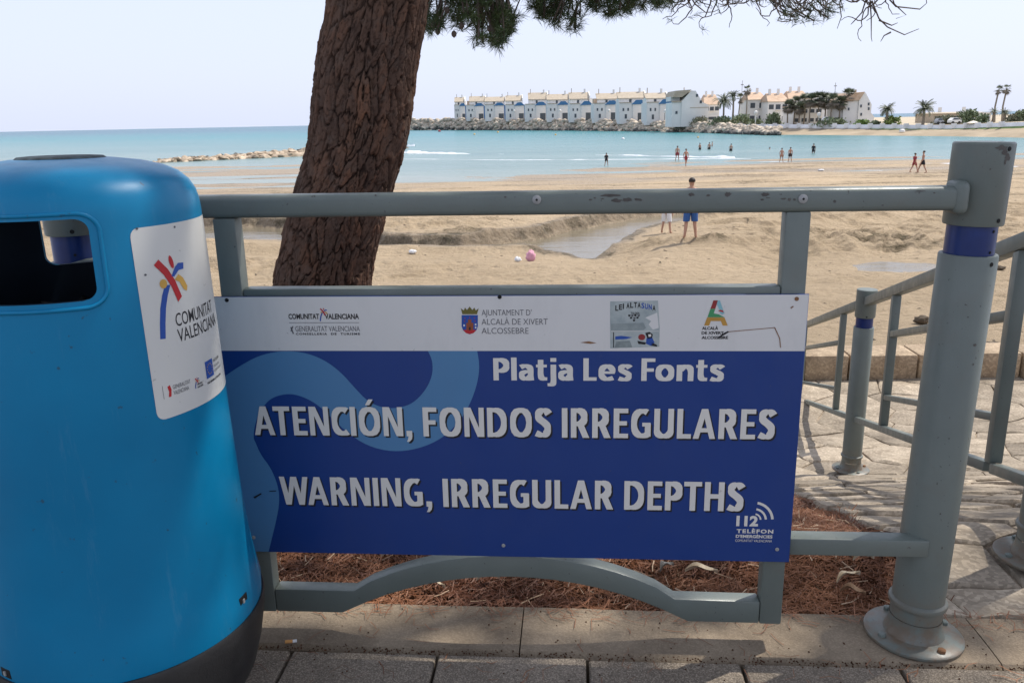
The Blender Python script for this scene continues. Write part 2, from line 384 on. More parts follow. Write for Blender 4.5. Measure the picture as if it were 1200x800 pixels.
# ---- pavement of square concrete pavers
pave = MB().slab([(-6, -5), (6, -5), (6, 1.5), (-6, 1.5)], -.2, -.035).build('pavement', M_PAVER); tag(pave, kind='structure')
K_OFF0, K_OFF1 = -.07, .125             # kerb, measured across the fence line
pw = .335; pav_me = []
for v_ in range(3):
    mb = MB(); h = pw/2-.0035; mb.slab([(-h, -h), (h, -h), (h, h), (-h, h)], -.05, 0)
    o = mb.build('paver', M_PAVER, None, bevel=.004, seg=1); pav_me.append(o.data); bpy.data.objects.remove(o)
for j in range(9):
    for i in range(-8, 11):
        u = .268+.335*(i-1)+ (0 if j % 2 == 0 else .1675) ; v = K_OFF0-.006-pw/2-j*pw
        p = fxy(u, v, random.uniform(-.0025, .0015))
        o = bpy.data.objects.new('paver', random.choice(pav_me)); col.objects.link(o); o.parent = pave
        o.location = p; o.rotation_euler = (random.uniform(-.004, .004), random.uniform(-.004, .004), FA+random.uniform(-.006, .006))
# ---- kerb of long stones
kerb = MB().slab([fxy(-2.6, K_OFF0+.01)[:2], fxy(3.2, K_OFF0+.01)[:2], fxy(3.2, K_OFF1-.01)[:2], fxy(-2.6, K_OFF1-.01)[:2]], -.2, -.03).build('kerb', M_KERB); tag(kerb, kind='structure')
us = [-2.5, -1.5, -.38, .618, 1.66, 2.7]
for a, b in zip(us[:-1], us[1:]):
    n = 14; V = []; Fs = []
    top = []; hw = K_OFF1-K_OFF0
    mb = MB()
    xs = [a+.0015+(b-a-.003)*k/n for k in range(n+1)]
    prof = [(0.0, -.1), (0.0, -.012), (.012, 0.), (hw*.35, .002), (hw*.7, .001), (hw-.012, -.001), (hw, -.014), (hw, -.1)]
    for x in xs:
        for (v, z) in prof:
            jig = (mn.noise(Vector((x*6, v*9, z*3)))*.006 if 0 < v < hw else mn.noise(Vector((x*14, v*9, 4)))*.005)
            V.append((x, K_OFF0+v+(jig if v in (0., hw) else 0), z+(jig*.5 if z > -.05 else 0)))
    k = len(prof)
    for i in range(n):
        for j in range(k-1): q = i*k+j; Fs.append((q, q+1, q+k+1, q+k))
    Fs.append(tuple(range(k))); Fs.append(tuple(range(n*k+k-1, n*k-1, -1)))
    mb.add(V, Fs); o = mb.build('kerb_stone', M_KERB, kerb, smooth=True); o.location = FO; o.rotation_euler = (0, 0, FA)

# ---- planting bed behind the kerb: soil sheet
def bed_edge_x(y): return 1.02+.16*np.clip(y-1.9, 0, 4)+.05*np.sin(y*5.)      # right edge of the bed
nx, ny = 150, 130
X, Y = np.meshgrid(np.linspace(-3.2, 1.9, nx), np.linspace(1.52, 6.2, ny))
def kerb_back(x): return 1.711-.0785*(x+.609)+.125
Xc = np.minimum(X, bed_edge_x(Y)+.12)
Z = g_near(Xc, Y)-.012+.035*(fbm(Xc*2.2, Y*2.2, 3, 3)-.5)+.02*(fbm(Xc*9, Y*9, 3, 5)-.5)-.5*np.clip((-Xc-.2)*.0, 0, 1)
Z = np.where(Y < kerb_back(Xc)+.0, -.07, Z)
bed = np_mesh('planting_bed', np.stack([Xc, Y, Z], -1).reshape(-1, 3), grid_faces(ny, nx), M_SOIL, smooth=True); tag(bed, kind='structure')
def bed_z(x, y): return g_near(x, y)-.012+.035*(fbm(x*2.2, y*2.2, 3, 3)-.5)+.02*(fbm(x*9, y*9, 3, 5)-.5)
# fallen pine needles (nobody could count them)
def needle_litter(n, mat, zl, ln, wd, name, xr=(-1.4, 1.7), yr=(1.62, 3.6)):
    x = rng.uniform(*xr, n*2); y = yr[0]+(yr[1]-yr[0])*rng.random(n*2)**1.5
    dens = fbm(x*3.5, y*3.5, 3, 11); k = (y > kerb_back(x)+.012) & (x < bed_edge_x(y)+.02) & (rng.random(n*2) < dens*1.5); x, y = x[k][:n], y[k][:n]; n = len(x)
    a = rng.uniform(0, 2*pi, n); l = rng.uniform(*ln, n); z = bed_z(x, y)+rng.uniform(.002, zl, n)
    tilt = rng.normal(0, .14, n)+(rng.random(n) < .06)*.5; curve = rng.normal(0, .25, n)
    d = np.stack([np.cos(a), np.sin(a)], 1); nrm = np.stack([-d[:, 1], d[:, 0]], 1); W = wd*rng.uniform(.6, 1.4, n)
    pts = []
    for t in (-.5, 0, .5):
        cx = x+d[:, 0]*l*t+nrm[:, 0]*l*curve*(t*t)*.8; cy = y+d[:, 1]*l*t+nrm[:, 1]*l*curve*(t*t)*.8
        cz = z+np.maximum(l*t*np.tan(tilt), -.004)
        for s in (-1, 1): pts.append(np.stack([cx+nrm[:, 0]*W*s/2, cy+nrm[:, 1]*W*s/2, cz+s*W*.3], 1))
    V = np.stack(pts, 1).reshape(-1, 3); b = np.arange(n)*6
    Fq = np.concatenate([np.stack([b, b+1, b+3, b+2], 1), np.stack([b+2, b+3, b+5, b+4], 1)])
    return tag(np_mesh(name, V, Fq, mat), kind='stuff')
a_ = needle_litter(80000, M_DRYNEEDLE, .014, (.02, .065), .0017, 'pine_needle_litter'); tag(a_, 'rust brown carpet of fallen pine needles behind the kerb', 'needle litter')
a_ = needle_litter(1500, M_DRY2, .018, (.03, .08), .0020, 'pale_needle_litter'); tag(a_, 'scattered pale straw and bleached needles on top of the litter', 'straw litter')
# single dry leaves and bark chips that can be told apart
def dry_leaf(px, py, L, W, rot, label, mat=None, name='dry_leaf', D=None, g=None):
    p = uz(px, py, 0); p.z = float(bed_z(p.x, p.y))+.024
    n = 9; V = []
    for i in range(n):
        t = i/(n-1); wv = W*sin(pi*min(max(t, .03), .97))**.7
        x = (t-.5)*L
        for s in (-1, 0, 1): V.append((x, s*wv/2+.1*L*sin(t*3), .012*sin(t*pi)+(abs(s))*.006*(1+sin(t*7))))
    Fs = [(3*i+j, 3*i+j+1, 3*i+j+4, 3*i+j+3) for i in range(n-1) for j in range(2)]
    mb = MB().add(V, Fs); mb.add([(v[0], v[1], v[2]-.0018) for v in V], [f[::-1] for f in Fs])
    o = mb.build(name, mat or M_DRY2, smooth=True); o.location = p; o.rotation_euler = (random.uniform(-.1, .1), 0, rot)
    return tag(o, label, 'leaf' if 'leaf' in name else 'bark chip', g)
M_LEAFP = varied('pale_leaf', (.42, .33, .22), (.62, .52, .38), 30, .8)
dry_leaf(462, 645, .075, .012, .2, 'long pale dry leaf lying near the left upright of the fence', M_LEAFP)
dry_leaf(572, 676, .06, .016, .1, 'pale dry leaf lying under the middle of the arched beam', M_LEAFP)
dry_leaf(510, 684, .055, .010, -.35, 'narrow pale sliver under the left half of the arched beam', M_LEAFP)
dry_leaf(822, 667, .085, .020, -.15, 'broad cream dry leaf right of the arch, near the inner upright', M_LEAFP)
dry_leaf(782, 664, .05, .022, .6, 'curled grey leaf just beside the broad cream one', varied('grey_leaf', (.22, .2, .17), (.36, .33, .28), 30, .8))
dry_leaf(995, 674, .085, .014, .45, 'pale stick-like chip lying between fence frame and big post', M_LEAFP, 'bark_chip')
dry_leaf(1000, 690, .06, .02, -.4, 'tan bark chip nearest the kerb between frame and big post', varied('tan_chip', (.26, .15, .08), (.42, .27, .16), 30, .9), 'bark_chip')
dry_leaf(1012, 655, .06, .012, .1, 'thin pale splinter just below the short lower bar', M_LEAFP, 'bark_chip')
# cigarette butt on the kerb joint
t = empty('cigarette_butt', uz(341, 751, .006), .1, label='orange tipped cigarette butt lying on the paving beside the bin', category='cigarette butt')
MB().tube([(-.013, 0, 0), (.004, 0, 0)], .004, 10).build('filter', varied('cork_paper', (.55, .26, .08), (.65, .33, .12), 90, .8), t, True)
MB().tube([(.0042, 0, 0), (.013, .001, 0)], .0037, 10).build('paper', M_CWHITE, t, True)

# ---- crazy-paved stone path going down to the beach at the right
def clip_poly(P, a, b, c):      # keep a*x+b*y<=c
    out = []
    for i in range(len(P)):
        p, q = P[i], P[(i+1) % len(P)]; dp = a*p[0]+b*p[1]-c; dq = a*q[0]+b*q[1]-c
        if dp <= 0: out.append(p)
        if dp*dq < 0: t = dp/(dp-dq); out.append((p[0]+(q[0]-p[0])*t, p[1]+(q[1]-p[1])*t))
    return out
path = MB()
NXp = 24
Xp, Yp = np.meshgrid(np.linspace(0, 1, NXp), np.linspace(1.60, 7.4, 60)); xl = bed_edge_x(Yp)-.01; Xq = xl+(8-xl)*Xp
pth = np_mesh('stone_path', np.stack([Xq, Yp, g_near(Xq, Yp)-.010+.010*(fbm(Xq*5, Yp*5, 3, 2)-.5)], -1).reshape(-1, 3), grid_faces(60, NXp), concrete('path_mortar', (.24, .185, .13), (.38, .31, .235), .3, 200), smooth=True); tag(pth, kind='structure')
random.seed(21)
seeds = []
for _ in range(14000):
    x = random.uniform(.9, 7.2); y = random.uniform(1.5, 7.3)
    md = .21 if y < 4.0 else .34
    if x > 2.6 or y > 4: md = max(md, .40)
    if all((x-a)**2+(y-b)**2 > (md*(.8+.5*random.random()))**2 for a, b in seeds): seeds.append((x, y))
for (x, y) in seeds:
    if x > 4.6+.2*(y-2): continue
    P = [(x-.8, y-.8), (x+.8, y-.8), (x+.8, y+.8), (x-.8, y+.8)]
    for (a, b) in seeds:
        if (a, b) != (x, y) and abs(a-x) < 1.2 and abs(b-y) < 1.2:
            dx, dy = a-x, b-y; L_ = hypot(dx, dy); P = clip_poly(P, dx/L_, dy/L_, (a*a-x*x+b*b-y*y)/2/L_-.0045)
    # kerb line, bed edge, wall line
    kv = fxy(0, K_OFF1+.008); P = clip_poly(P, -FN.x, -FN.y, -(FN.dot(kv)))
    P = clip_poly(P, -1, .16, -(1.02-.16*1.9)-.0); P = clip_poly(P, 0, 1, 7.2)
    if len(P) < 3: continue
    A = .5*abs(sum(P[i][0]*P[(i+1) % len(P)][1]-P[(i+1) % len(P)][0]*P[i][1] for i in range(len(P))))
    if A < .006: continue
    # drop tiny edges, roughen outline
    Q = []
    for i in range(len(P)):
        p, q = P[i], P[(i+1) % len(P)]; L_ = hypot(q[0]-p[0], q[1]-p[1])
        if L_ < .02: continue
        Q.append(p)
        k = max(1, int(L_/.07))
        for j in range(1, k):
            t_ = j/k; nx_, ny_ = (q[1]-p[1])/L_, -(q[0]-p[0])/L_; r_ = random.uniform(-.007, .003)
            Q.append((p[0]+(q[0]-p[0])*t_+nx_*r_, p[1]+(q[1]-p[1])*t_+ny_*r_))
    if len(Q) < 3: continue
    cx = sum(p[0] for p in Q)/len(Q); cy = sum(p[1] for p in Q)/len(Q)
    Q = [(p[0]-cx, p[1]-cy) for p in Q]
    lift = random.uniform(-.007, .010)*(1 if y < 4 else .4); n = len(Q)
    zt = [float(g_near(cx+p[0], cy+p[1]))+lift+.006*mn.noise(Vector((p[0]*9, p[1]*9, cx))) for p in Q]
    ins = [(p[0]*.94, p[1]*.94) for p in Q]; zi = [z+.007+.008*mn.noise(Vector((p[0]*9, p[1]*9, cy))) for p, z in zip(ins, zt)]
    V = [(p[0], p[1], z-.06) for p, z in zip(Q, zt)] + [(p[0], p[1], z-.001) for p, z in zip(Q, zt)] + [(p[0], p[1], z) for p, z in zip(ins, zi)] + [(0, 0, sum(zi)/n+.002)]
    Fs = [(i, (i+1) % n, n+(i+1) % n, n+i) for i in range(n)] + [(n+i, n+(i+1) % n, 2*n+(i+1) % n, 2*n+i) for i in range(n)] + [(2*n+i, 2*n+(i+1) % n, 3*n) for i in range(n)]
    o = MB().add(V, Fs).build('stone_slab', M_SLAB, pth, smooth=True); o.location = (cx, cy, 0)
# ragged edging stones between needle bed and path are the slabs themselves; low retaining wall at the landing
wl = MB().slab([(1.2, 7.32), (9, 7.05), (9, 7.35), (1.2, 7.62)], -2.2, -1.21).build('low_wall', M_WALLST)
tag(wl, 'low rough stone wall between the paved landing and the sand', 'wall')
x = 1.2
while x < 8.8:
    L_ = random.uniform(.38, .7); yy = 7.30-.0346*(x-1.2)
    for (z0, z1, c_) in ((-1.235, -.985, 0),):
        mb = MB().slab([(.006, -.03+c_*.005), (L_-.006, -.03), (L_-.006, .33), (.006, .33)], z0, z1)
        o = mb.build('wall_stone', M_WALLST, wl, bevel=.022); o.location = (x, yy+random.uniform(-.012, .012), random.uniform(-.008, .008)); o.rotation_euler = (random.uniform(-.02, .02), 0, -.0346)
    x += L_

# ================================================================== FENCE WITH ITS TWO POSTS
fence = empty('metal_fence', FO, FA, label='grey green painted metal fence with arched lower beam along the kerb', category='fence')
T = .040
def fpart(name, mb, parent=fence, **k): return mb.build(name, M_PAINT, parent, **k)
mb = MB().prism([(-.255, .970), (1.475, .968), (1.475, 1.014), (-.255, 1.016)], -.024, .024); fpart('top_rail', mb, bevel=.011, seg=3)
fpart('upright', MB().prism([(0., .0565), (.048, .0565), (.048, .9695), (0., .9695)], -.0195, .0195), bevel=.004)
fpart('upright', MB().prism([(1.152, .0565), (1.200, .0565), (1.200, .9695), (1.152, .9695)], -.0195, .0195), bevel=.004)
fpart('middle_rail', MB().prism([(.0485, .780), (1.1515, .780), (1.1515, .822), (.0485, .822)], -.018, .018), bevel=.004)
# arched lower beam: straight feet and a raised arc
cen = [(.0485, .087), (.222, .087)] + [(.222+(.756)*t, .087+.0) for t in ()]
arc_t = np.linspace(0, 1, 17)
top = [(.0485, .116), (.235, .116)]; bot = [(.0485, .0575), (.205, .0575)]
for t_ in arc_t[1:-1]:
    xx = .222+.756*t_; k = 1-(2*t_-1)**2; top.append((xx+(.010 if t_ < .5 else -.010)*(1-k), .116+.098*k**.9)); bot.append((xx+(-.006 if t_ < .5 else .006)*(1-k), .060+.100*k**.9))
top += [(.965, .114), (1.1515, .112)]; bot += [(.995, .0575), (1.1515, .0575)]
V = []; n = len(top)
for i in range(n):
    V += [(top[i][0], -.019, top[i][1]), (top[i][0], .019, top[i][1]), (bot[i][0], .019, bot[i][1]), (bot[i][0], -.019, bot[i][1])]
Fs = [(4*i+j, 4*i+(j+1) % 4, 4*i+4+(j+1) % 4, 4*i+4+j) for i in range(n-1) for j in range(4)] + [(0, 1, 2, 3), (4*n-1, 4*n-2, 4*n-3, 4*n-4)]
fpart('arched_beam', MB().add(V, Fs), bevel=.004)
fpart('lower_bar', MB().prism([(1.2005, .226), (1.50, .226), (1.50, .266), (1.2005, .266)], -.015, .025), bevel=.004)
fpart('lower_bar', MB().prism([(-.30, .226), (-.0005, .226), (-.0005, .266), (-.30, .266)], -.015, .025), bevel=.004)
def bolt(px, py, v=-.0245, r=.006):
    u, z = floc(px, py, v)
    mb = MB().lathe([(r*1.5, 0), (r*1.5, .0015), (r*.9, .004), (0.0001, .0045)], 14, cap=False); o = mb.build('bolt', M_STEEL, fence, smooth=True)
    o.location = (u, v, z); o.rotation_euler = (pi/2, 0, 0)
    h = MB().lathe([(r*.4, .0046), (.0001, .0047)], 8, cap=False).build('bolt_socket', M_HOLE, o)
for q in ((629, 234), (941, 233)): bolt(*q)
# paint chips on the rail: bare metal patches of irregular outline
def chip(px, py, w_, h_, v=-.0244, seed=0, root=fence):
    u, z = floc(px, py, v); rs = random.Random(seed); n = 18; P = []
    for k in range(n):
        a = 2*pi*k/n; r = rs.uniform(.55, 1.); P.append((u+cos(a)*w_*r, z+sin(a)*h_*r))
    o = MB().add([(p[0], v, p[1]) for p in P], [tuple(range(n))]).build('paint_chip', M_CHIP, root)
for k, (a, b, c_, d) in enumerate([(715, 229, .022, .0035), (697, 232, .003, .002), (722, 235, .012, .0045), (735, 234, .012, .005), (748, 234, .010, .0035), (706, 233, .004, .0015), (692, 234, .004, .0022), (810, 228, .008, .0045), (853, 228, .008, .0060), (897, 228, .011, .0045),
                                   (830, 229, .005, .0025), (893, 234, .004, .0022), (900, 232, .005, .0012), (918, 233, .007, .0022), (925, 234, .004, .004), (931, 234, .003, .003), (978, 236, .004, .0035), (1078, 224, .012, .0012), (1095, 226, .003, .0015), (440, 229, .003, .002), (592, 231, .003, .002)]):
    chip(a, b, c_, d, seed=k)
def post(u, v, parent, base_z=0., name='post', H=1.094, R=.0545, chips=True):
    P = fxy(u, v)-FO if parent is fence else None
    e = bpy.data.objects.new(name, None); col.objects.link(e); e.parent = parent; e.empty_display_size = .1
    e.location = (u, v, base_z)
    bpy_lower = MB().lathe([(R, .055), (R, .874), (R-.0015, .8765), (R-.006, .877), (R-.006, .8765)], 40).build('post_tube', M_PAINTB, e, True)
    for o in (MB().lathe([(R-.0085, .872), (R-.0085, .940)], 36, cap=False).build('blue_band', M_BLUEBAND, e, True),
              MB().lathe([(R-.006, .9345), (R-.001, .935), (R+.0005, .938), (R+.0005, H-.003), (R-.002, H), (.03, H+.001), (.0005, H+.001)], 40, cap=False).build('post_cap', M_PAINT, e, True),
              MB().lathe([(.103, .0015), (.105, .004), (.105, .009), (.100, .0125), (R+.010, .014), (R+.007, .022), (R+.002, .034), (R+.001, .05), (R+.001, .0545)], 40, cap=False).build('base_flange', M_PAINTB, e, True),
              MB().lathe([(R+.0002, .082), (R+.006, .086), (R+.0075, .091), (R+.006, .096), (R+.0002, .1)], 40, cap=False).build('weld_ring', M_PAINTB, e, True)): pass
    for a in (-70, 20, 110, 200):
        mb = MB().lathe([(.009, .0125), (.009, .019), (.006, .021)], 6).build('anchor_nut', M_RUST if a == -70 else M_PAINT, e)
        mb.location = (.085*cos(radians(a)), .085*sin(radians(a)), 0)
    return e
p1 = post(1.512, .040, fence); p1.rotation_euler = (0, radians(1.15), 0)
def post_hole(e, ang, z, R=.0553, r=.0045):
    o = MB().lathe([(r, 0), (r*.9, .0008), (.0001, .0009)], 12, cap=False).build('bolt_hole', M_HOLE, e)
    a = radians(ang); o.location = (R*cos(a), R*sin(a), z); o.rotation_euler = (0, pi/2, a)
for e_ in (p1,):
    post_hole(e_, -64, 1.082); post_hole(e_, -64, .947, .0553); post_hole(e_, -64, .862, .0548); post_hole(e_, -60, .925, .0463, .003); post_hole(e_, -62, .884, .0463, .003)
def post_patch(e, a0, z0, wa, hz, R, seed):
    rs = random.Random(seed); n = 16; V = [(R*cos(radians(a0)), R*sin(radians(a0)), z0)]
    for k in range(n):
        t_ = 2*pi*k/n; r = rs.uniform(.5, 1); a = radians(a0+wa*r*cos(t_)); V.append((R*cos(a), R*sin(a), z0+hz*r*sin(t_)))
    MB().add(V, [(0, 1+k, 1+(k+1) % n) for k in range(n)]).build('paint_chip', M_CHIP, e)
for i, (a, z, wa, hz) in enumerate([(-82, 1.084, 15, .006), (-74, 1.076, 9, .006), (-66, 1.066, 10, .010), (-70, 1.058, 4, .006), (-98, 1.045, 2, .0025)]): post_patch(p1, a, z, wa, hz, .0555, i+40)
for i, (a, z, wa, hz) in enumerate([(-75, .70, 5, .004), (-72, .66, 2, .003), (-95, .33, 2, .003), (-76, .78, 1.5, .002), (-80, .25, 2, .004), (-100, .5, 2, .002)]): post_patch(p1, a, z, wa, hz, .0549, i+60)
# collar where the rail enters the post
fpart('rail_collar', MB().prism([(1.462, .960), (1.492, .960), (1.492, 1.024), (1.462, 1.024)], -.027, .031), bevel=.013, seg=3)
p0 = post(-.335, .035, fence)
post_hole(p0, -60, .945); post_hole(p0, -62, .895, .0463, .003)
fpart('bracket', MB().prism([(-.30, .875), (-.262, .875), (-.262, .885), (-.30, .885)], -.06, .03), bevel=.002)

# ---- sloping railing with its own posts beside the path
RP0 = Vector((1.385, 1.95, 0)); RP1 = Vector((2.0, 4.5, 0)); rd = (RP1-RP0).normalized(); RA = atan2(rd.y, rd.x)
rail = empty('sloping_railing', RP0, RA, label='grey green railing that slopes down beside the stone path to the beach', category='railing')
SL = -.295
def sb(name, s0, s1, zc0, th, d=.018):      # sloping bar; zc0 = centre height at s=0
    P = [(s0, zc0+SL*s0-th/2), (s1, zc0+SL*s1-th/2), (s1, zc0+SL*s1+th/2), (s0, zc0+SL*s0+th/2)]
    return MB().prism(P, -d, d).build(name, M_PAINT, rail, bevel=.004)
sb('handrail', .02, 2.58, .905, .050, .022); sb('handrail', 2.72, 5.9, .905, .050, .022)
def upr(s0, ztop, zbot, w_=.046): 
    MB().prism([(s0, zbot+SL*s0), (s0+w_, zbot+SL*(s0+w_)), (s0+w_, ztop+SL*(s0+w_)), (s0, ztop+SL*s0)], -.019, .019).build('upright', M_PAINT, rail, bevel=.004)
for s0 in (.385, 1.90, 3.33, 5.3): upr(s0, .879, .222)
for (s0, s1) in ((.433, 1.898), (3.378, 5.298)):
    sb('middle_rail', s0, s1, .690, .032); sb('middle_rail', s0, s1, .370, .026)
sb('lower_bar', .05, .384, .205, .034)
sb('lower_bar', .433, 2.575, .205, .034); sb('lower_bar', 2.72, 5.9, .205, .034)
def rpost(s, gz):
    e = post(s, 0, rail, gz); return e
r2 = rpost(2.645, -.895); r3 = rpost(-.0, 0.002)
post_hole(r2, 180, .945)

# ================================================================== SIGN
sign = empty('warning_sign', FO+FN*(-.0285), FA, label='blue and white beach warning sign screwed to the fence: ATENCION, FONDOS IRREGULARES', category='sign')
SZ0, SZM, SZ1, SX0, SX1 = .2168, .6915, .8085, -.012, 1.2045
MB().prism([(SX0, SZ0), (SX1, SZ0), (SX1, SZ1), (SX0, SZ1)], 0, .003).build('panel', M_NAVY, sign, bevel=.0008, seg=1)
def sheet(name, pts, mat, dy, parent=sign):
    V = [(x, -dy, z) for x, z in pts]
    return MB().add(V, [tuple(range(len(pts)))]).build(name, mat, parent)
sheet('white_header', [(SX0+.001, SZM), (SX1-.001, SZM), (SX1-.001, SZ1-.001), (SX0+.001, SZ1-.001)], M_WHITE, .0004)
def sl_(x, y): return floc(x, y, -.0285)
z3 = lambda L_: [sl_(250+x/3.4286, 330+y/3.4286) for x, y in L_]
z5 = lambda L_: [sl_(250+x/3.333, 500+y/3.333) for x, y in L_]
wave = z3([(100, 342), (180, 297), (270, 277), (360, 282), (440, 310), (510, 360), (570, 428), (620, 480), (680, 506), (740, 508), (800, 490), (850, 440), (880, 380), (882, 320)])
wave.append((z3([(862, 270)])[0][0], SZM)); wave.append((z3([(1060, 270)])[0][0], SZM))
wave += z3([(1072, 350), (1050, 450), (1000, 550), (920, 630), (820, 672), (720, 683), (620, 660), (530, 600), (450, 520), (400, 480), (340, 454), (290, 449), (230, 467), (195, 508), (170, 560), (160, 625)])
wave += z5([(165, 60), (185, 108), (225, 160), (252, 225), (260, 290), (245, 370)])
wave.append((z5([(212, 450)])[0][0], SZ0+.001)); wave.append((SX0+.001, SZ0+.001)); wave.append((SX0+.001, z3([(62, 385)])[0][1]))
def smooth_poly(P, fixed, it=2):
    for _ in range(it):
        Q = []
        n = len(P)
        for i in range(n):
            p, q = P[i], P[(i+1) % n]
            if p in fixed: Q.append(p); 
            else: Q.append((p[0]*.75+q[0]*.25, p[1]*.75+q[1]*.25) if q not in fixed or True else p)
            if q not in fixed: Q.append((p[0]*.25+q[0]*.75, p[1]*.25+q[1]*.75))
        P = Q
    return P
fx = set([p for p in wave if abs(p[1]-SZM) < 1e-6 or abs(p[1]-SZ0-.001) < 1e-6 or abs(p[0]-SX0-.001) < 1e-6])
sheet('wave_graphic', smooth_poly(wave, fx), M_LBLUE, .0004)
def lettering(body, px0, px1, pyt, pyb, mat, bold=0., dy=.0012, name='lettering', pyb1=None, shadow=True, spacing=1., parent=None, sh=.0022):
    (u0, z0), (u1, _) = sl_(px0, pyb), sl_(px1, pyb1 if pyb1 else pyb); z1 = sl_(px0, pyt)[1]
    _, zb1 = sl_(px1, pyb1 if pyb1 else pyb); zb = (z0+zb1)/2; hgt = z1-z0
    P, Fs = text_mesh(body, u0, u1, zb, zb+hgt, bold, spacing=spacing)
    o = MB().add([(x, -dy, z) for x, z in P], Fs).build(name, mat, parent or sign)
    if shadow:
        o2 = MB().add([(x+sh, -dy+.0004, z-sh*1.2) for x, z in P], Fs).build('lettering_shadow', M_BLACK, o)
    return o
# ---- condensed bold capitals of the sign, drawn as strokes (cap height 1)
SW_ = .172; HW_ = SW_/2
def q_s(x0, y0, x1, y1, w_=SW_):
    L_ = hypot(x1-x0, y1-y0); h = w_/2*L_/max(abs(y1-y0), 1e-6); return [(x0-h, y0), (x0+h, y0), (x1+h, y1), (x1-h, y1)]
def q_b(x0, x1, y0, y1): return [(x0, y0), (x1, y0), (x1, y1), (x0, y1)]
def cr(P, closed=False, k=4):
    out = []; n = len(P)
    for i in range(n if closed else n-1):
        g_ = lambda j: P[j % n] if closed else P[min(max(j, 0), n-1)]
        a, b, c_, d = g_(i-1), g_(i), g_(i+1), g_(i+2)
        for j in range(k):
            t = j/k; out.append(tuple(.5*((2*b[m_])+(-a[m_]+c_[m_])*t+(2*a[m_]-5*b[m_]+4*c_[m_]-d[m_])*t*t+(-a[m_]+3*b[m_]-3*c_[m_]+d[m_])*t**3) for m_ in (0, 1)))
    if not closed: out.append(P[-1])
    return out
def q_r(P, w_=SW_, closed=False, w2=None):
    n = len(P); Lf, Rt = [], []
    for i in range(n):
        a = P[(i-1) % n] if closed or i > 0 else P[i]; b = P[(i+1) % n] if closed or i < n-1 else P[i]
        dx, dy = b[0]-a[0], b[1]-a[1]; L_ = hypot(dx, dy) or 1; nx_, ny_ = -dy/L_, dx/L_
        ww = w_ if w2 is None else w_*abs(nx_)+w2*abs(ny_)
        Lf.append((P[i][0]+nx_*ww/2, P[i][1]+ny_*ww/2)); Rt.append((P[i][0]-nx_*ww/2, P[i][1]-ny_*ww/2))
    return ('ribbon', Lf, Rt, closed)
def ell(cx, cy, rx, ry, a0, a1, n=18, p=2.35):
    out = []
    for i in range(n+1):
        a = radians(a0+(a1-a0)*i/n); c_, s_ = cos(a), sin(a); out.append((cx+rx*math.copysign(abs(c_)**(2/p), c_), cy+ry*math.copysign(abs(s_)**(2/p), s_)))
    return out
TH_ = .142
SC_ = [(.44, .80), (.36, .895), (.24, .915), (.14, .85), (.115, .73), (.16, .62), (.30, .50), (.385, .39), (.395, .24), (.33, .11), (.20, .085), (.04, .15)]
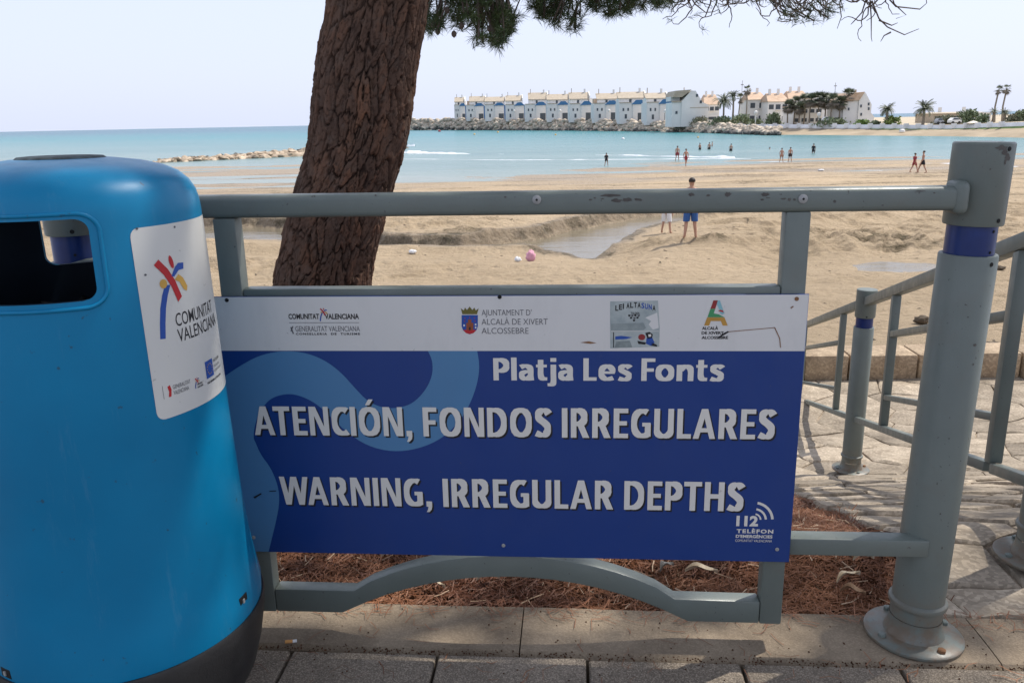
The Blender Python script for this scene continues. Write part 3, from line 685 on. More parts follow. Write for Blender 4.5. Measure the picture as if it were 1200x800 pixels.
GL = {
 'A': (.68, [q_s(.09, 0, .33, 1, .165), q_s(.59, 0, .35, 1, .165), q_b(.16, .52, .22, .36)]),
 'T': (.54, [q_b(0, .54, .845, 1), q_s(.27, 0, .27, .99)]),
 'E': (.46, [q_s(.10, 0, .10, 1), q_b(.1, .455, .845, .998), q_b(.1, .42, .43, .575), q_b(.1, .46, .002, .155)]),
 'F': (.45, [q_s(.10, 0, .10, 1), q_b(.1, .45, .845, .998), q_b(.1, .41, .41, .56)]),
 'N': (.64, [q_s(.09, 0, .09, 1, .16), q_s(.55, 0, .55, 1, .16), q_s(.50, 0, .14, 1, .155)]),
 'C': (.52, [q_r(ell(.36, .5, .26, .415, 58, 302), SW_, w2=TH_)]),
 'I': (.20, [q_s(.10, 0, .10, 1)]),
 'O': (.70, [q_r(ell(.35, .5, .25, .42, 0, 360)[:-1], SW_, True, w2=TH_)]),
 'Ó': (.70, [q_r(ell(.35, .5, .25, .42, 0, 360)[:-1], SW_, True, w2=TH_), q_s(.31, 1.06, .43, 1.26, .12)]),
 ',': (.22, [q_b(.02, .2, 0, .19), [(.08, -.0), (.2, -.0), (.18, -.10), (.10, -.19), (.02, -.19), (.06, -.10)]]),
 'D': (.64, [q_s(.10, 0, .10, 1), q_r([(.08, .92), (.24, .92)]+ell(.24, .5, .295, .42, 85, -85, 14)+[(.24, .08), (.08, .08)], SW_, w2=TH_)]),
 'S': (.50, [q_r(cr(SC_), .19, w2=TH_)]),
 'R': (.58, [q_s(.10, 0, .10, 1), q_r([(.08, .92), (.22, .92)]+ell(.22, .695, .205, .225, 85, -85, 10)+[(.22, .47), (.08, .47)], .19, w2=.155), q_s(.48, 0, .30, .47, .19)]),
 'P': (.54, [q_s(.10, 0, .10, 1), q_r([(.08, .92), (.22, .92)]+ell(.22, .675, .22, .245, 85, -85, 10)+[(.22, .43), (.08, .43)], .19, w2=.155)]),
 'G': (.62, [q_r(ell(.36, .5, .26, .415, 62, 305), SW_, w2=TH_), q_s(.52, .06, .52, .50, .18), q_b(.35, .60, .40, .53)]),
 'U': (.62, [q_r([(.10, 1), (.10, .6)]+ell(.31, .30, .21, .22, 180, 360, 12)+[(.52, .6), (.52, 1)], SW_, w2=TH_)]),
 'L': (.44, [q_s(.10, 0, .10, 1), q_b(.1, .44, .002, .155)]),
 'W': (.94, [q_s(.25, 0, .09, 1, .165), q_s(.27, 0, .45, 1, .15), q_s(.67, 0, .49, 1, .15), q_s(.69, 0, .85, 1, .165)]),
 'H': (.62, [q_s(.10, 0, .10, 1), q_s(.52, 0, .52, 1), q_b(.1, .52, .43, .585)]),
 'l': (.19, [q_s(.095, 0, .095, 1.03, .18)]),
 'a': (.50, [q_r(cr([(.06, .60), (.20, .655), (.34, .60), (.385, .46), (.385, .20), (.40, 0)]), .18, w2=.14), q_r(cr([(.37, .40), (.22, .39), (.11, .32), (.10, .17), (.19, .075), (.30, .10), (.37, .19)]), .165, w2=.13)]),
 't': (.37, [q_r(cr([(.15, .93), (.15, .6), (.15, .26), (.20, .10), (.36, .075)]), .18, w2=.14), q_b(.0, .35, .59, .715)]),
 'j': (.22, [q_r(cr([(.13, .715), (.13, .3), (.13, -.06), (.08, -.17), (-.06, -.19)]), .18, w2=.13), q_b(.035, .225, .84, 1.01)]),
 'e': (.56, [q_r(cr([(.46, .36), (.45, .50), (.37, .62), (.28, .65), (.16, .59), (.105, .44), (.11, .24), (.19, .11), (.31, .075), (.48, .13)]), .175, w2=.14), q_b(.12, .53, .31, .425)]),
 's': (.44, [q_r([(x*.9, y*.72) for x, y in cr(SC_)], .165, w2=.14)]),
 'o': (.60, [q_r(ell(.30, .36, .205, .29, 0, 360)[:-1], .18, True, w2=.14)]),
 'n': (.56, [q_s(.10, 0, .10, .715, .18), q_r(cr([(.12, .48), (.20, .60), (.31, .645), (.42, .58), (.455, .42), (.455, .2), (.455, 0)]), .18, w2=.14)]),
}
KERN = {('A', 'T'): -.10, ('W', 'A'): -.13, ('P', 'T'): -.03, ('L', 'A'): -.02, ('P', 'l'): -.01, ('F', 'o'): -.05, ('A', 'R'): -.0, ('L', 'e'): -.01, ('R', 'E'): -.0}
def sign_line(body, px0, px1, pyt, pyb, pyb1, sh, gap=.075, space=.25):
    (u0, z0), (u1, _) = sl_(px0, pyb), sl_(px1, pyb1); z1 = sl_(px0, pyt)[1]; zb = (z0+sl_(px1, pyb1)[1])/2; H = z1-z0
    tot = sum((space if c_ == ' ' else GL[c_][0]+gap) for c_ in body)-gap+sum(KERN.get(p_, 0) for p_ in zip(body[:-1], body[1:])); sx = (u1-u0)/tot; cx = 0
    for ci_, c_ in enumerate(body):
        if c_ == ' ': cx += space; continue
        def shp(dy, ox, oz):
            mb = MB()
            for k, S in enumerate(GL[c_][1]):
                y = -dy-.00003*k
                tr = lambda p: (u0+(cx+p[0])*sx+ox, y, zb+p[1]*H+oz)
                if S[0] == 'ribbon':
                    _, A, B, cl = S; n = len(A); V = [tr(p) for p in A]+[tr(p) for p in B]
                    mb.add(V, [(i, (i+1) % n, n+(i+1) % n, n+i) for i in range(n if cl else n-1)])
                else: mb.add([tr(p) for p in S], [tuple(range(len(S)))])
            return mb
        o = shp(.0012, 0, 0).build('letter', M_LET, sign)
        if sh: shp(.0008, sh, -sh*1.15).build('letter_shadow', M_BLACK, o)
        cx += GL[c_][0]+gap+KERN.get((c_, body[ci_+1] if ci_+1 < len(body) else ''), 0)
sign_line('Platja Les Fonts', 578, 847.5, 419, 445, 446.5, 0, .06, .24)
sign_line('ATENCIÓN, FONDOS IRREGULARES', 299, 907, 475.5, 509, 514.5, .0034)
sign_line('WARNING, IRREGULAR DEPTHS', 330, 870.5, 558.5, 591, 598, .0034)
small = dict(shadow=False, dy=.0009)
# left logo
lettering('COMUNITAT', 338.5, 374.5, 367.5, 373.8, M_BLACK, .03, **small); lettering('VALENCIANA', 381, 421, 367.5, 373.8, M_BLACK, .03, **small)
lettering('GENERALITAT VALENCIANA', 346.5, 422, 382, 388, M_GREYP, .0, **small)
lettering('CONSELLERIA  DE  TURISME', 347, 422, 389.8, 392.3, M_BLACK, .035, spacing=1.3, **small)
a, b = sl_(339, 378), sl_(421, 378); sheet('logo_rule', [(a[0], a[1]-.0005), (b[0], a[1]-.0005), (b[0], a[1]+.0005), (a[0], a[1]+.0005)], M_GREYP, .0008)
for (x0, y0, x1, y1, w_) in ((341, 383, 344, 391, 1.6), (343.5, 382, 341, 388, 1.2)):
    a, b = sl_(x0, y0), sl_(x1, y1); sheet('arms_mark', beam(a, b, w_*.0018, 0), M_GREYP, .0008)
def palm_logo(S, place):
    """the palm emblem; S(x,y)->2-D position, place(name, pts, mat)"""
    stroke = lambda P, ws: [S(x+wx, y) for (x, y), wx in zip(P, ws)]
    trunk = [(.02, 1.), (.055, .80), (.10, .62), (.17, .46), (.25, .34)]
    place('emblem_trunk', [S(x-.045, y) for x, y in trunk]+[S(x+.055+.02*(1-y), y+.01) for x, y in trunk[::-1]], M_PBLUE)
    red = [(.08, .04), (.24, .18), (.36, .34), (.46, .56)]
    place('emblem_frond', [S(x-.03, y+.03) for x, y in red]+[S(x+.07, y-.03) for x, y in red[::-1]], M_RED)
    place('emblem_frond', [S(.40+.045*cos(a)+.02*sin(a), .07+.085*sin(a)) for a in np.linspace(0, 2*pi, 14)[:-1]], M_RED)
    blu = [(.44, .20), (.54, .13), (.66, .13), (.70, .10)]
    place('emblem_frond', [S(.36, .25), S(.46, .145), S(.55, .10), S(.68, .11), S(.66, .19), S(.54, .19), S(.42, .26)], M_PBLUE)
    place('emblem_frond', [S(.42, .30), S(.52, .24), S(.62, .30), S(.70, .42), S(.67, .48), S(.60, .45), S(.52, .34)], M_YEL)
    place('emblem_frond', [S(.18+.075*cos(a), .32+.06*sin(a)) for a in np.linspace(0, 2*pi, 12)[:-1]], M_YEL)
a = sl_(374, 361); b = sl_(386, 376)
palm_logo(lambda x, y: (a[0]+(b[0]-a[0])*(x*1.25), a[1]+(b[1]-a[1])*y), lambda n, P, mt: sheet(n, P, mt, .0010))
# crest
def S_(x, y): return sl_(540+x, 359+y)
sheet('crest_shield', [S_(1, 10), S_(20, 10), S_(20, 23), S_(18.5, 27.5), S_(15, 31), S_(10.5, 32.5), S_(6, 31), S_(2.5, 27.5), S_(1, 23)], M_PBLUE, .0008)
sheet('crest_base', [S_(2.6, 27.3), S_(18.4, 27.3), S_(15, 31), S_(10.5, 32.2), S_(6, 31)], M_RED, .0010)
sheet('crest_crown', [S_(2, 9), S_(0, 2), S_(3.5, 4.6), S_(5, 1.2), S_(7.3, 4), S_(10.5, 0), S_(13.6, 4), S_(16, 1.2), S_(17.6, 4.6), S_(21, 2), S_(19, 9)], M_GOLD, .0010)
sheet('crest_tower', [S_(6.5, 27.5), S_(6.5, 19), S_(8.5, 19), S_(8.5, 15), S_(12.5, 15), S_(12.5, 19), S_(14.8, 19), S_(14.8, 27.5)], M_BROWNRED, .0012)
sheet('crest_gate', [S_(9.6, 27.6), S_(9.6, 24), S_(11.6, 24), S_(11.6, 27.6)], M_BLACK, .0014)
for x_, y_ in ((4, 22), (17.5, 21), (17.5, 24.5)): sheet('crest_charge', [S_(x_-.9, y_-1.1), S_(x_+.9, y_-1.1), S_(x_+.9, y_+1.1), S_(x_-.9, y_+1.1)], M_WHITE, .0014)
for x_, y_ in ((5, 13.5), (10.5, 12.8), (16, 13.5), (4.5, 17), (16.8, 17)): sheet('crest_charge', [S_(x_-.7, y_), S_(x_, y_-.8), S_(x_+.7, y_), S_(x_, y_+.8)], M_RED, .0014)
lettering("AJUNTAMENT D'", 564.5, 623, 362.8, 369.4, M_GREYP, -.006, **small); lettering('ALCALÀ DE XIVERT', 564.5, 642, 373.4, 380.2, M_GREYP, -.006, **small); lettering('ALCOSSEBRE', 564.5, 619.5, 384, 390.8, M_GREYP, -.006, **small)
# worn paper sticker
st = sheet('paper_sticker', [sl_(715, 353), sl_(771, 352), sl_(773, 384), sl_(772.5, 406), sl_(715, 408)], M_STICK, .0007)
stt = 'LEIALTASUNA'
for i, ch in enumerate(stt):
    t_ = i/(len(stt)-1); px = 721+43.5*t_; py = 364-3.6*sin(pi*t_)
    a_ = lettering(ch, px, px+(1.4 if ch == 'I' else 3.6), py-6.4, py, M_PBLUE if i in (7, 8, 9) else M_BLACK, .03, dy=.0011, shadow=False, parent=sign)
lettering('TALDEA', 739, 749.5, 365.5, 368.3, M_BLACK, .02, dy=.0011, shadow=False)
for k, (x_, y_, c_) in enumerate(((737.5, 369.5, M_BLACK), (741, 369.6, M_GREYP), (744.5, 369.4, M_BLACK), (748.5, 369.6, M_GREYP), (739.5, 372.2, M_BLACK), (743.5, 372.5, M_GREYP), (747, 372, M_BLACK), (743, 375.2, M_BLACK))):
    sheet('sticker_print', [sl_(x_-1.4, y_-1), sl_(x_+1.4, y_-1.1), sl_(x_+1.1, y_+1.0), sl_(x_-1.2, y_+1.1)], c_, .0011)
sheet('sticker_band', [sl_(716, 379), sl_(754, 378), sl_(757, 384), sl_(754, 386.5), sl_(716, 387)], varied('sticker_grey', (.20, .24, .24), (.3, .34, .33), 60, .7, 0), .0010)
sheet('sticker_rule', [sl_(716, 387.6), sl_(772, 387.6), sl_(772, 388.2), sl_(716, 388.2)], M_LET, .0012)
sheet('sticker_pole', [sl_(718.5, 389), sl_(719.5, 389), sl_(719.5, 407), sl_(718.5, 407)], M_BLACK, .0011)
sheet('sticker_pennant', [sl_(721, 394), sl_(728, 393.2), sl_(734, 394), sl_(741, 395), sl_(734, 397), sl_(721, 397.6)], M_PBLUE, .0011)
sheet('sticker_patch', [sl_(722, 400), sl_(738, 399), sl_(741, 406.5), sl_(720.5, 407)], varied('sticker_grey_dark', (.16, .19, .19), (.26, .3, .29), 90, .7, 0), .0011)
sheet('sticker_disc', [sl_(752+4.2*cos(a_), 394.8+3.6*sin(a_)) for a_ in np.linspace(0, 2*pi, 14)[:-1]], M_DRED, .0013)
for P, c_ in (([(756, 390), (761, 388.6), (765, 391.5), (764, 396), (759, 397)], M_BLACK), ([(757.5, 396), (764, 395), (767, 401), (763, 405), (757, 402.5)], M_PBLUE), ([(747, 399), (757, 401), (756, 403.5), (748, 402.6)], M_BLACK), ([(764, 401), (770, 404), (770, 406), (763, 404.6)], M_BLACK), ([(759.6, 391.5), (763, 391.2), (763, 394), (760, 394.4)], M_LET)):
    sheet('sticker_print', [sl_(*p) for p in P], c_, .0013+.0001*(c_ is M_LET))
sheet('sticker_scrape', [sl_(756, 372), sl_(770, 366), sl_(772, 384), sl_(765, 386), sl_(760, 380), sl_(763, 376)], M_WHITE, .0012)
# coloured A logo
A_ = lambda P: [sl_(824+x, 351+y) for x, y in P]
sheet('logo_stroke', A_([(8.6, 10.5), (12, .8), (17.2, .8), (14.2, 10.5)]), M_DRED, .0009)
sheet('logo_stroke', A_([(17.4, .8), (19.6, .8), (22.9, 10.5), (18.3, 10.5), (15.9, 5)]), M_CYAN, .0009)
sheet('logo_stroke', A_([(5, 20.5), (8.5, 10.7), (14.1, 10.7), (12.3, 16), (18, 17), (24.8, 20.5)]), M_GREEN, .0009)
sheet('logo_stroke', A_([(18.4, 10.7), (23, 10.7), (25, 16), (22, 17.5), (19.8, 16)]), M_CYAN, .0010)
sheet('logo_stroke', A_([(17.6, 13), (20, 11.8), (23.2, 12.6), (24, 15), (20.5, 14)]), M_RED, .0011)
sheet('logo_stroke', A_([(1, 30.3), (4.6, 20.7), (24.9, 20.7), (28.8, 30.3), (22.8, 30.3), (20.6, 25), (8.9, 25), (7, 30.3)]), M_ORNG, .0009)
lettering('ALCALÀ', 822.5, 841.5, 382.6, 386.2, M_BLACK, .035, **small); lettering('DE XIVERT', 822, 848, 388.2, 391.6, M_BLACK, .035, **small); lettering('ALCOSSEBRE', 822, 853, 393.6, 397, M_BLACK, .035, **small)
# 112 emergency mark
lettering('112', 862.5, 888, 603.8, 616, M_LET, .05, **small)
lettering('TELÈFON', 863, 906, 619.6, 624.2, M_LET, .04, spacing=1.25, **small); lettering("D'EMERGÈNCIES", 862, 905, 626.2, 629.8, M_LET, .035, **small); lettering('COMUNITAT VALENCIANA', 861.5, 904.5, 631.6, 634.4, M_LET, .0, **small)
c0 = (884, 608.5)
for r0, r1 in ((6.2, 8.2), (12, 14.6), (19.5, 22.6)):
    aa = np.linspace(-radians(80), radians(-2), 10)
    sheet('signal_arc', [sl_(c0[0]+r1*cos(t_), c0[1]+r1*.95*sin(t_)) for t_ in aa]+[sl_(c0[0]+r0*cos(t_), c0[1]+r0*.95*sin(t_)) for t_ in aa[::-1]], M_LET, .0010)
for (px, py, mt) in ((266, 351.5, M_HOLE), (585.5, 347.8, M_HOLE), (933.5, 350, M_RUST), (590, 638.5, M_STEEL), (910.5, 643, M_STEEL), (297.5, 629, M_STEEL)):
    u, z = sl_(px, py); o = MB().lathe([(.0042, 0), (.0042, .0012), (.002, .002), (.0001, .0012)], 12, cap=False).build('screw', mt, sign, True); o.location = (u, -.0006, z); o.rotation_euler = (pi/2, 0, 0)
# scratches and scuffs
for P in ([(853.5, 388), (905, 383.5), (908, 383), (914, 396), (915, 407), (914, 407), (913, 396.5), (907.3, 384), (853.6, 388.8)], [(840, 397), (846, 391), (853, 387.5), (854, 389), (847, 393), (843, 396)], [(926, 360.6), (929, 358), (930, 359), (927, 361.5)], [(680, 401), (690, 399.5), (699, 401.5), (692, 402.5)], [(297, 582), (306, 577), (307, 578.2), (299, 583.4)], [(316, 574.5), (324, 574), (324, 575), (316, 575.4)]):
    sheet('scratch', [sl_(*p) for p in P], M_RUST if P[0][0] > 500 and P[0][0] != 840 else M_BLACK, .0015)

# ================================================================== LITTER BIN
BC = Vector((-.76, 1.43, 0))
bin_ = empty('litter_bin', BC, 0, label='tall bright blue plastic litter bin with domed lid and see-through slot', category='litter bin')
prof = [(.246, .243), (.247, .27), (.241, .31), (.2345, .36), (.2295, .43), (.2255, .52), (.2225, .62), (.2195, .74), (.2175, .85), (.2155, .95), (.2140, 1.012), (.2128, 1.028), (.2085, 1.046), (.199, 1.063), (.183, 1.078), (.160, 1.089), (.125, 1.098), (.08, 1.104), (.03, 1.1065), (.0005, 1.107)]
inn = [(max(r-.009, .0004), z-(.006 if z > 1.0 else 0)) for r, z in prof][::-1]; inn[-1] = (prof[0][0]-.009, .243)
def fine(P):
    out = [P[0]]
    for a, b in zip(P[:-1], P[1:]):
        k = max(1, int(abs(b[1]-a[1])/.03))
        for j in range(1, k+1): out.append((a[0]+(b[0]-a[0])*j/k, a[1]+(b[1]-a[1])*j/k))
    return out
NB = 128; mb = MB(); P_ = prof+inn; V = []; Fs = []
for r, z in P_:
    for k in range(NB): V.append((r*cos(2*pi*k/NB), r*sin(2*pi*k/NB), z))
q = len(P_)
for j in range(q-1):
    for k in range(NB): Fs.append((j*NB+k, j*NB+(k+1) % NB, (j+1)*NB+(k+1) % NB, (j+1)*NB+k))
for k in range(NB): Fs.append(((q-1)*NB+k, (q-1)*NB+(k+1) % NB, (k+1) % NB, k))
body = MB().add(V, Fs).build('bin_body', M_BIN, bin_)
def subdivide_long(P, mx=.006):
    out = []
    for i in range(len(P)):
        a, b = P[i], P[(i+1) % len(P)]; k = max(1, int(hypot(b[0]-a[0], b[1]-a[1])/mx)); out += [(a[0]+(b[0]-a[0])*j/k, a[1]+(b[1]-a[1])*j/k) for j in range(k)]
    return out
# slot through front and back
oc = radians(-84.); OW = .1215; OZ0, OZ1 = .896, 1.021
def rrect(w_, z0, z1, r, n=7):
    P = []
    for cx, cz, a0 in ((w_-r, z1-r, 0), (-w_+r, z1-r, 90), (-w_+r, z0+r, 180), (w_-r, z0+r, 270)):
        for i in range(n+1): a = radians(a0+90*i/n); P.append((cx+r*cos(a), cz+r*sin(a)))
    return P
cuts = []; SLOTS = ((radians(-86.5), .1085), (radians(102.5), .1055))
for oc, OW in SLOTS:
    cut = MB().prism(rrect(OW, OZ0, OZ1, .019), -.4, -.02).build('cutter', M_BIN); cut.rotation_euler = (0, 0, oc+pi/2); cut.location = BC; cuts.append(cut)
    bm_ = body.modifiers.new('b', 'BOOLEAN'); bm_.object = cut; bm_.solver = 'EXACT'; bm_.operation = 'DIFFERENCE'
bpy.context.view_layer.update()
me = bpy.data.meshes.new_from_object(body.evaluated_get(bpy.context.evaluated_depsgraph_get())); body.modifiers.clear(); body.data = me; [bpy.data.objects.remove(c_) for c_ in cuts]
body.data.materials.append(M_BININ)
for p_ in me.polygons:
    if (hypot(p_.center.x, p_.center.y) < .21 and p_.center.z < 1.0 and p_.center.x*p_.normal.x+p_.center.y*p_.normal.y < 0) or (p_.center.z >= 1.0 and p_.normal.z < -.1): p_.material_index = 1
me.shade_smooth()
try: me.set_sharp_from_angle(angle=radians(32))
except Exception: pass
def bin_r(z):
    for (r0, z0), (r1, z1) in zip(prof[:-1], prof[1:]):
        if z0 <= z <= z1 and z1 > z0: return r0+(r1-r0)*(z-z0)/(z1-z0)
    return prof[0][0]
for oc, OW in SLOTS:                     # raised lip round each slot
    L_ = []
    for x_, z_ in subdivide_long(rrect(OW+.013, OZ0-.011, OZ1+.008, .029, 9), .008):
        zz = min(z_, 1.03); r = bin_r(zz)+.0005; a = oc+math.asin(x_/r); L_.append((r*cos(a), r*sin(a), z_))
    L_.append(L_[0]); MB().tube(L_, .0034, 10, cap=False).build('slot_lip', M_BIN, bin_, True)
MB().lathe([(.0005, .002), (.15, .002), (.165, .012), (.196, .045), (.224, .10), (.238, .15), (.249, .21), (.2515, .236), (.2495, .2425), (.2, .2425)], 96, cap=False).build('bin_base', M_BLACKP, bin_, True)
# liner with a crumpled black bag
lb = []; n_r, n_a = 14, 64
for i in range(n_r):
    for k in range(n_a):
        r = .198*(i+.3)/n_r; a = 2*pi*k/n_a; z = .775+.05*mn.noise(Vector((cos(a)*r*26, sin(a)*r*26, 1)))+.05*(i/n_r)**3+.015*mn.noise(Vector((cos(a)*r*80, sin(a)*r*80, 5)))
        lb.append((r*cos(a), r*sin(a), z))
MB().add(lb, [(i*n_a+k, i*n_a+(k+1) % n_a, (i+1)*n_a+(k+1) % n_a, (i+1)*n_a+k) for i in range(n_r-1) for k in range(n_a)]).build('bin_bag', M_BAG, bin_, True)
cap = MB().lathe([(.0005, 1.1095), (.05, 1.109), (.066, 1.1078), (.070, 1.105), (.071, 1.098)], 48, cap=False).build('lid_cap', varied('weathered_lid', (.03, .035, .035), (.10, .13, .14), 60, .8, .4, 90), bin_, True)
def on_bin(th, z, off=.0006): r = bin_r(z)+off; a = radians(th); return (r*cos(a), r*sin(a), z)
for th, z in ((-11.6, .283), (-118.4, .257)):
    c_ = on_bin(th, z, -.004); o = MB().box(-.004, .0045, -.013, .013, -.009, .009).build('latch_slot', M_HOLE, bin_, bevel=.001); o.location = c_; o.rotation_euler = (0, 0, radians(th))
    o2 = MB().box(.004, .0065, -.004, .001, -.005, .003).build('latch', M_STEEL, o)
# sticker wrapped on the body.  local frame: s along the skin (m), z height
TH0, TH1, TZ0, TZ1 = -40.5, 23., .680, .999
def tsk(s, z, off): return on_bin(TH0+math.degrees(s/.2185), z, off)
SW = radians(TH1-TH0)*.2185
n_s, n_z = 40, 30; G = []
rr_ = rrect(.5, 0, 1, .045, 6)
V = []; 
for j in range(n_z+1):
    for i in range(n_s+1):
        z = TZ0+(TZ1-TZ0)*(.5-.5*cos(pi*j/n_z)); s = SW*i/n_s
        cr = .014; dz = max(0, cr-min(z-TZ0, TZ1-z)); ins_ = cr-math.sqrt(max(cr*cr-dz*dz, 0)); s = min(max(s, ins_), SW-ins_)
        V.append(tsk(s, z, .0006))
Fs = [(j*(n_s+1)+i, j*(n_s+1)+i+1, (j+1)*(n_s+1)+i+1, (j+1)*(n_s+1)+i) for j in range(n_z) for i in range(n_s)]
stick = MB().add(V, Fs).build('bin_sticker', M_CREAMST, bin_, True)
# to read positions off the photograph: pixel -> skin coordinates
def skin(px, py):
    d = ray(px, py); z = .85
    for _ in range(5):
        r = bin_r(min(max(z, .25), 1.0)); ox, oy = -BC.x, -BC.y; a = d[0]**2+d[1]**2; b = ox*d[0]+oy*d[1]; c_ = ox*ox+oy*oy-r*r; disc = max(b*b-a*c_, 0)
        t_ = (-b-math.sqrt(disc))/a; z = CZ+d[2]*t_
    th = math.degrees(atan2(d[1]*t_+oy, d[0]*t_+ox)); return (radians(th-TH0)*.2185, z)
def skin_sheet(name, pts, mat, off=.0010):
    return MB().add([tsk(s, z, off) for s, z in pts], [tuple(range(len(pts)))]).build(name, mat, stick)
def skin_text(body, s0, s1, z0, z1, mat, bold=.02, off=.0010):
    P, Fs_ = text_mesh(body, s0, s1, z0, z1, bold); return MB().add([tsk(x, z, off) for x, z in P], Fs_).build('lettering', mat, stick)
# emblem reference box in skin space
ea = skin(189, 397); eb = skin(231, 292)
def S2(x, y): return (ea[0]+x*.100, eb[1]+(ea[1]-eb[1])*y)
palm_logo(S2, lambda n_, P, mt: skin_sheet(n_, P, mt, .0010 if 'trunk' in n_ else .0013))
s0 = skin(206, 380); s1 = skin(205, 397)
print('skin', ea, eb, s0, s1, SW)
hz_ = s0[1]
skin_text('COMUNITAT', s0[0], s0[0]+.118, s0[1]-.004, s0[1]+.018, M_BLACK, .004)
skin_text('VALENCIANA', s0[0], s0[0]+.133, s0[1]-.031, s0[1]-.009, M_BLACK, .004)
g = skin(200, 456)
skin_text('GENERALITAT', g[0]+.004, g[0]+.041, g[1]-.001, g[1]+.006, M_GREYP, .0); skin_text('VALENCIANA', g[0]+.004, g[0]+.036, g[1]-.011, g[1]-.004, M_GREYP, .0)
skin_sheet('arms_mark', [(g[0]-.006, g[1]-.012), (g[0]-.001, g[1]-.012), (g[0]+.001, g[1]), (g[0]-.001, g[1]+.008), (g[0]-.006, g[1]+.006), (g[0]-.004, g[1]-.003)], M_RED)
skin_sheet('rule', [(g[0]-.015, g[1]-.013), (g[0]-.0143, g[1]-.013), (g[0]-.0143, g[1]+.010), (g[0]-.015, g[1]+.010)], M_GREYP)
g2 = skin(228, 450); 
palm_logo(lambda x, y: (g2[0]+x*.018, g2[1]+.010-y*.018), lambda n_, P, mt: skin_sheet(n_, P, mt, .0010))
skin_text('COMUNITAT', g2[0]+.005, g2[0]+.019, g2[1]-.004, g2[1]-.0005, M_BLACK, .03); skin_text('VALENCIANA', g2[0]+.005, g2[0]+.021, g2[1]-.009, g2[1]-.0055, M_BLACK, .03)
g3 = skin(242, 444)
skin_sheet('flag', subdivide_long([(g3[0], g3[1]), (g3[0]+.027, g3[1]), (g3[0]+.027, g3[1]+.031), (g3[0], g3[1]+.031)]), M_PBLUE, .0011)
for k in range(12):
    a = 2*pi*k/12; cx, cz = g3[0]+.0135+.0085*cos(a), g3[1]+.0155+.0095*sin(a); skin_sheet('flag_star', [(cx+(.0016 if i % 2 == 0 else .0007)*cos(pi/2+pi*i/5), cz+(.0016 if i % 2 == 0 else .0007)*sin(pi/2+pi*i/5)) for i in range(10)], M_YEL, .0016)
skin_text('UNIÓ EUROPEA', g3[0]+.031, g3[0]+.062, g3[1]+.022, g3[1]+.027, M_BLACK, .01); skin_text('FONS EUROPEU', g3[0]+.031, g3[0]+.060, g3[1]+.012, g3[1]+.016, M_GREYP, .0)
skin_text('DE DESENVOLUPAMENT', g3[0]+.031, g3[0]+.068, g3[1]+.004, g3[1]+.008, M_GREYP, .0)
skin_text('UNA MANERA DE FER EUROPA', g3[0]+.0, g3[0]+.060, g3[1]-.010, g3[1]-.006, M_BLACK, .03)
for (x_, y_) in ((170, 322), (187, 315), (160, 268), (204, 266)):
    k = skin(x_, y_); skin_sheet('scuff', [(k[0]+.0025*cos(a), k[1]+.002*sin(a)) for a in np.linspace(0, 2*pi, 7)[:-1]], M_GREYP, .0012)

# ================================================================== BEACH
prof_y = np.array([0, 5.0, 7.0, 8.5, 12, 16, 21, 26, 33, 45, 58, 75, 100, 130, 200])
prof_z = np.array([-1.8, -1.6, -1.45, -1.5, -1.8, -2.1, -2.36, -2.43, -2.55, -3.10, -3.60, -3.745, -3.86, -4.6, -6.])
ZW = -2.50
def P2(px, py, z=ZW): p = uz(px, py, z); return (p.x, p.y)
pool = [P2(*q) for q in ((150, 262), (235, 266), (300, 265), (335, 268), (400, 280), (440, 288), (480, 291), (521, 290), (560, 289), (600, 283), (625, 281), (645, 277), (672, 269), (715, 262), (740, 256), (800, 249), (870, 247), (915, 246), (925, 248), (880, 253), (845, 259), (815, 266), (790, 271), (760, 275), (741, 281), (727, 289), (718, 297), (706, 302), (690, 305), (665, 302.5), (640, 303), (618, 298), (590, 300), (573, 299), (520, 300), (440, 299), (380, 296), (330, 292), (235, 292), (140, 296))]
pool2 = [P2(*q, -2.3) for q in ((1008, 311), (1040, 308), (1080, 309), (1110, 312), (1090, 316), (1040, 318), (1012, 316))]
def sdist(X, Y, poly):
    P = np.array(poly); d = np.full(X.shape, 1e9); ins = np.zeros(X.shape, bool); n = len(P)
    for i in range(n):
        a, b = P[i], P[(i+1) % n]; ex, ey = b-a; wx, wy = X-a[0], Y-a[1]; t = np.clip((wx*ex+wy*ey)/(ex*ex+ey*ey+1e-12), 0, 1)
        d = np.minimum(d, (wx-ex*t)**2+(wy-ey*t)**2)
        c_ = ((a[1] > Y) != (b[1] > Y)) & (X < (b[0]-a[0])*(Y-a[1])/((b[1]-a[1])+1e-12)+a[0]); ins ^= c_
    d = np.sqrt(d); return np.where(ins, -d, d)
def sm(x, a, b): t = np.clip((x-a)/(b-a), 0, 1); return t*t*(3-2*t)
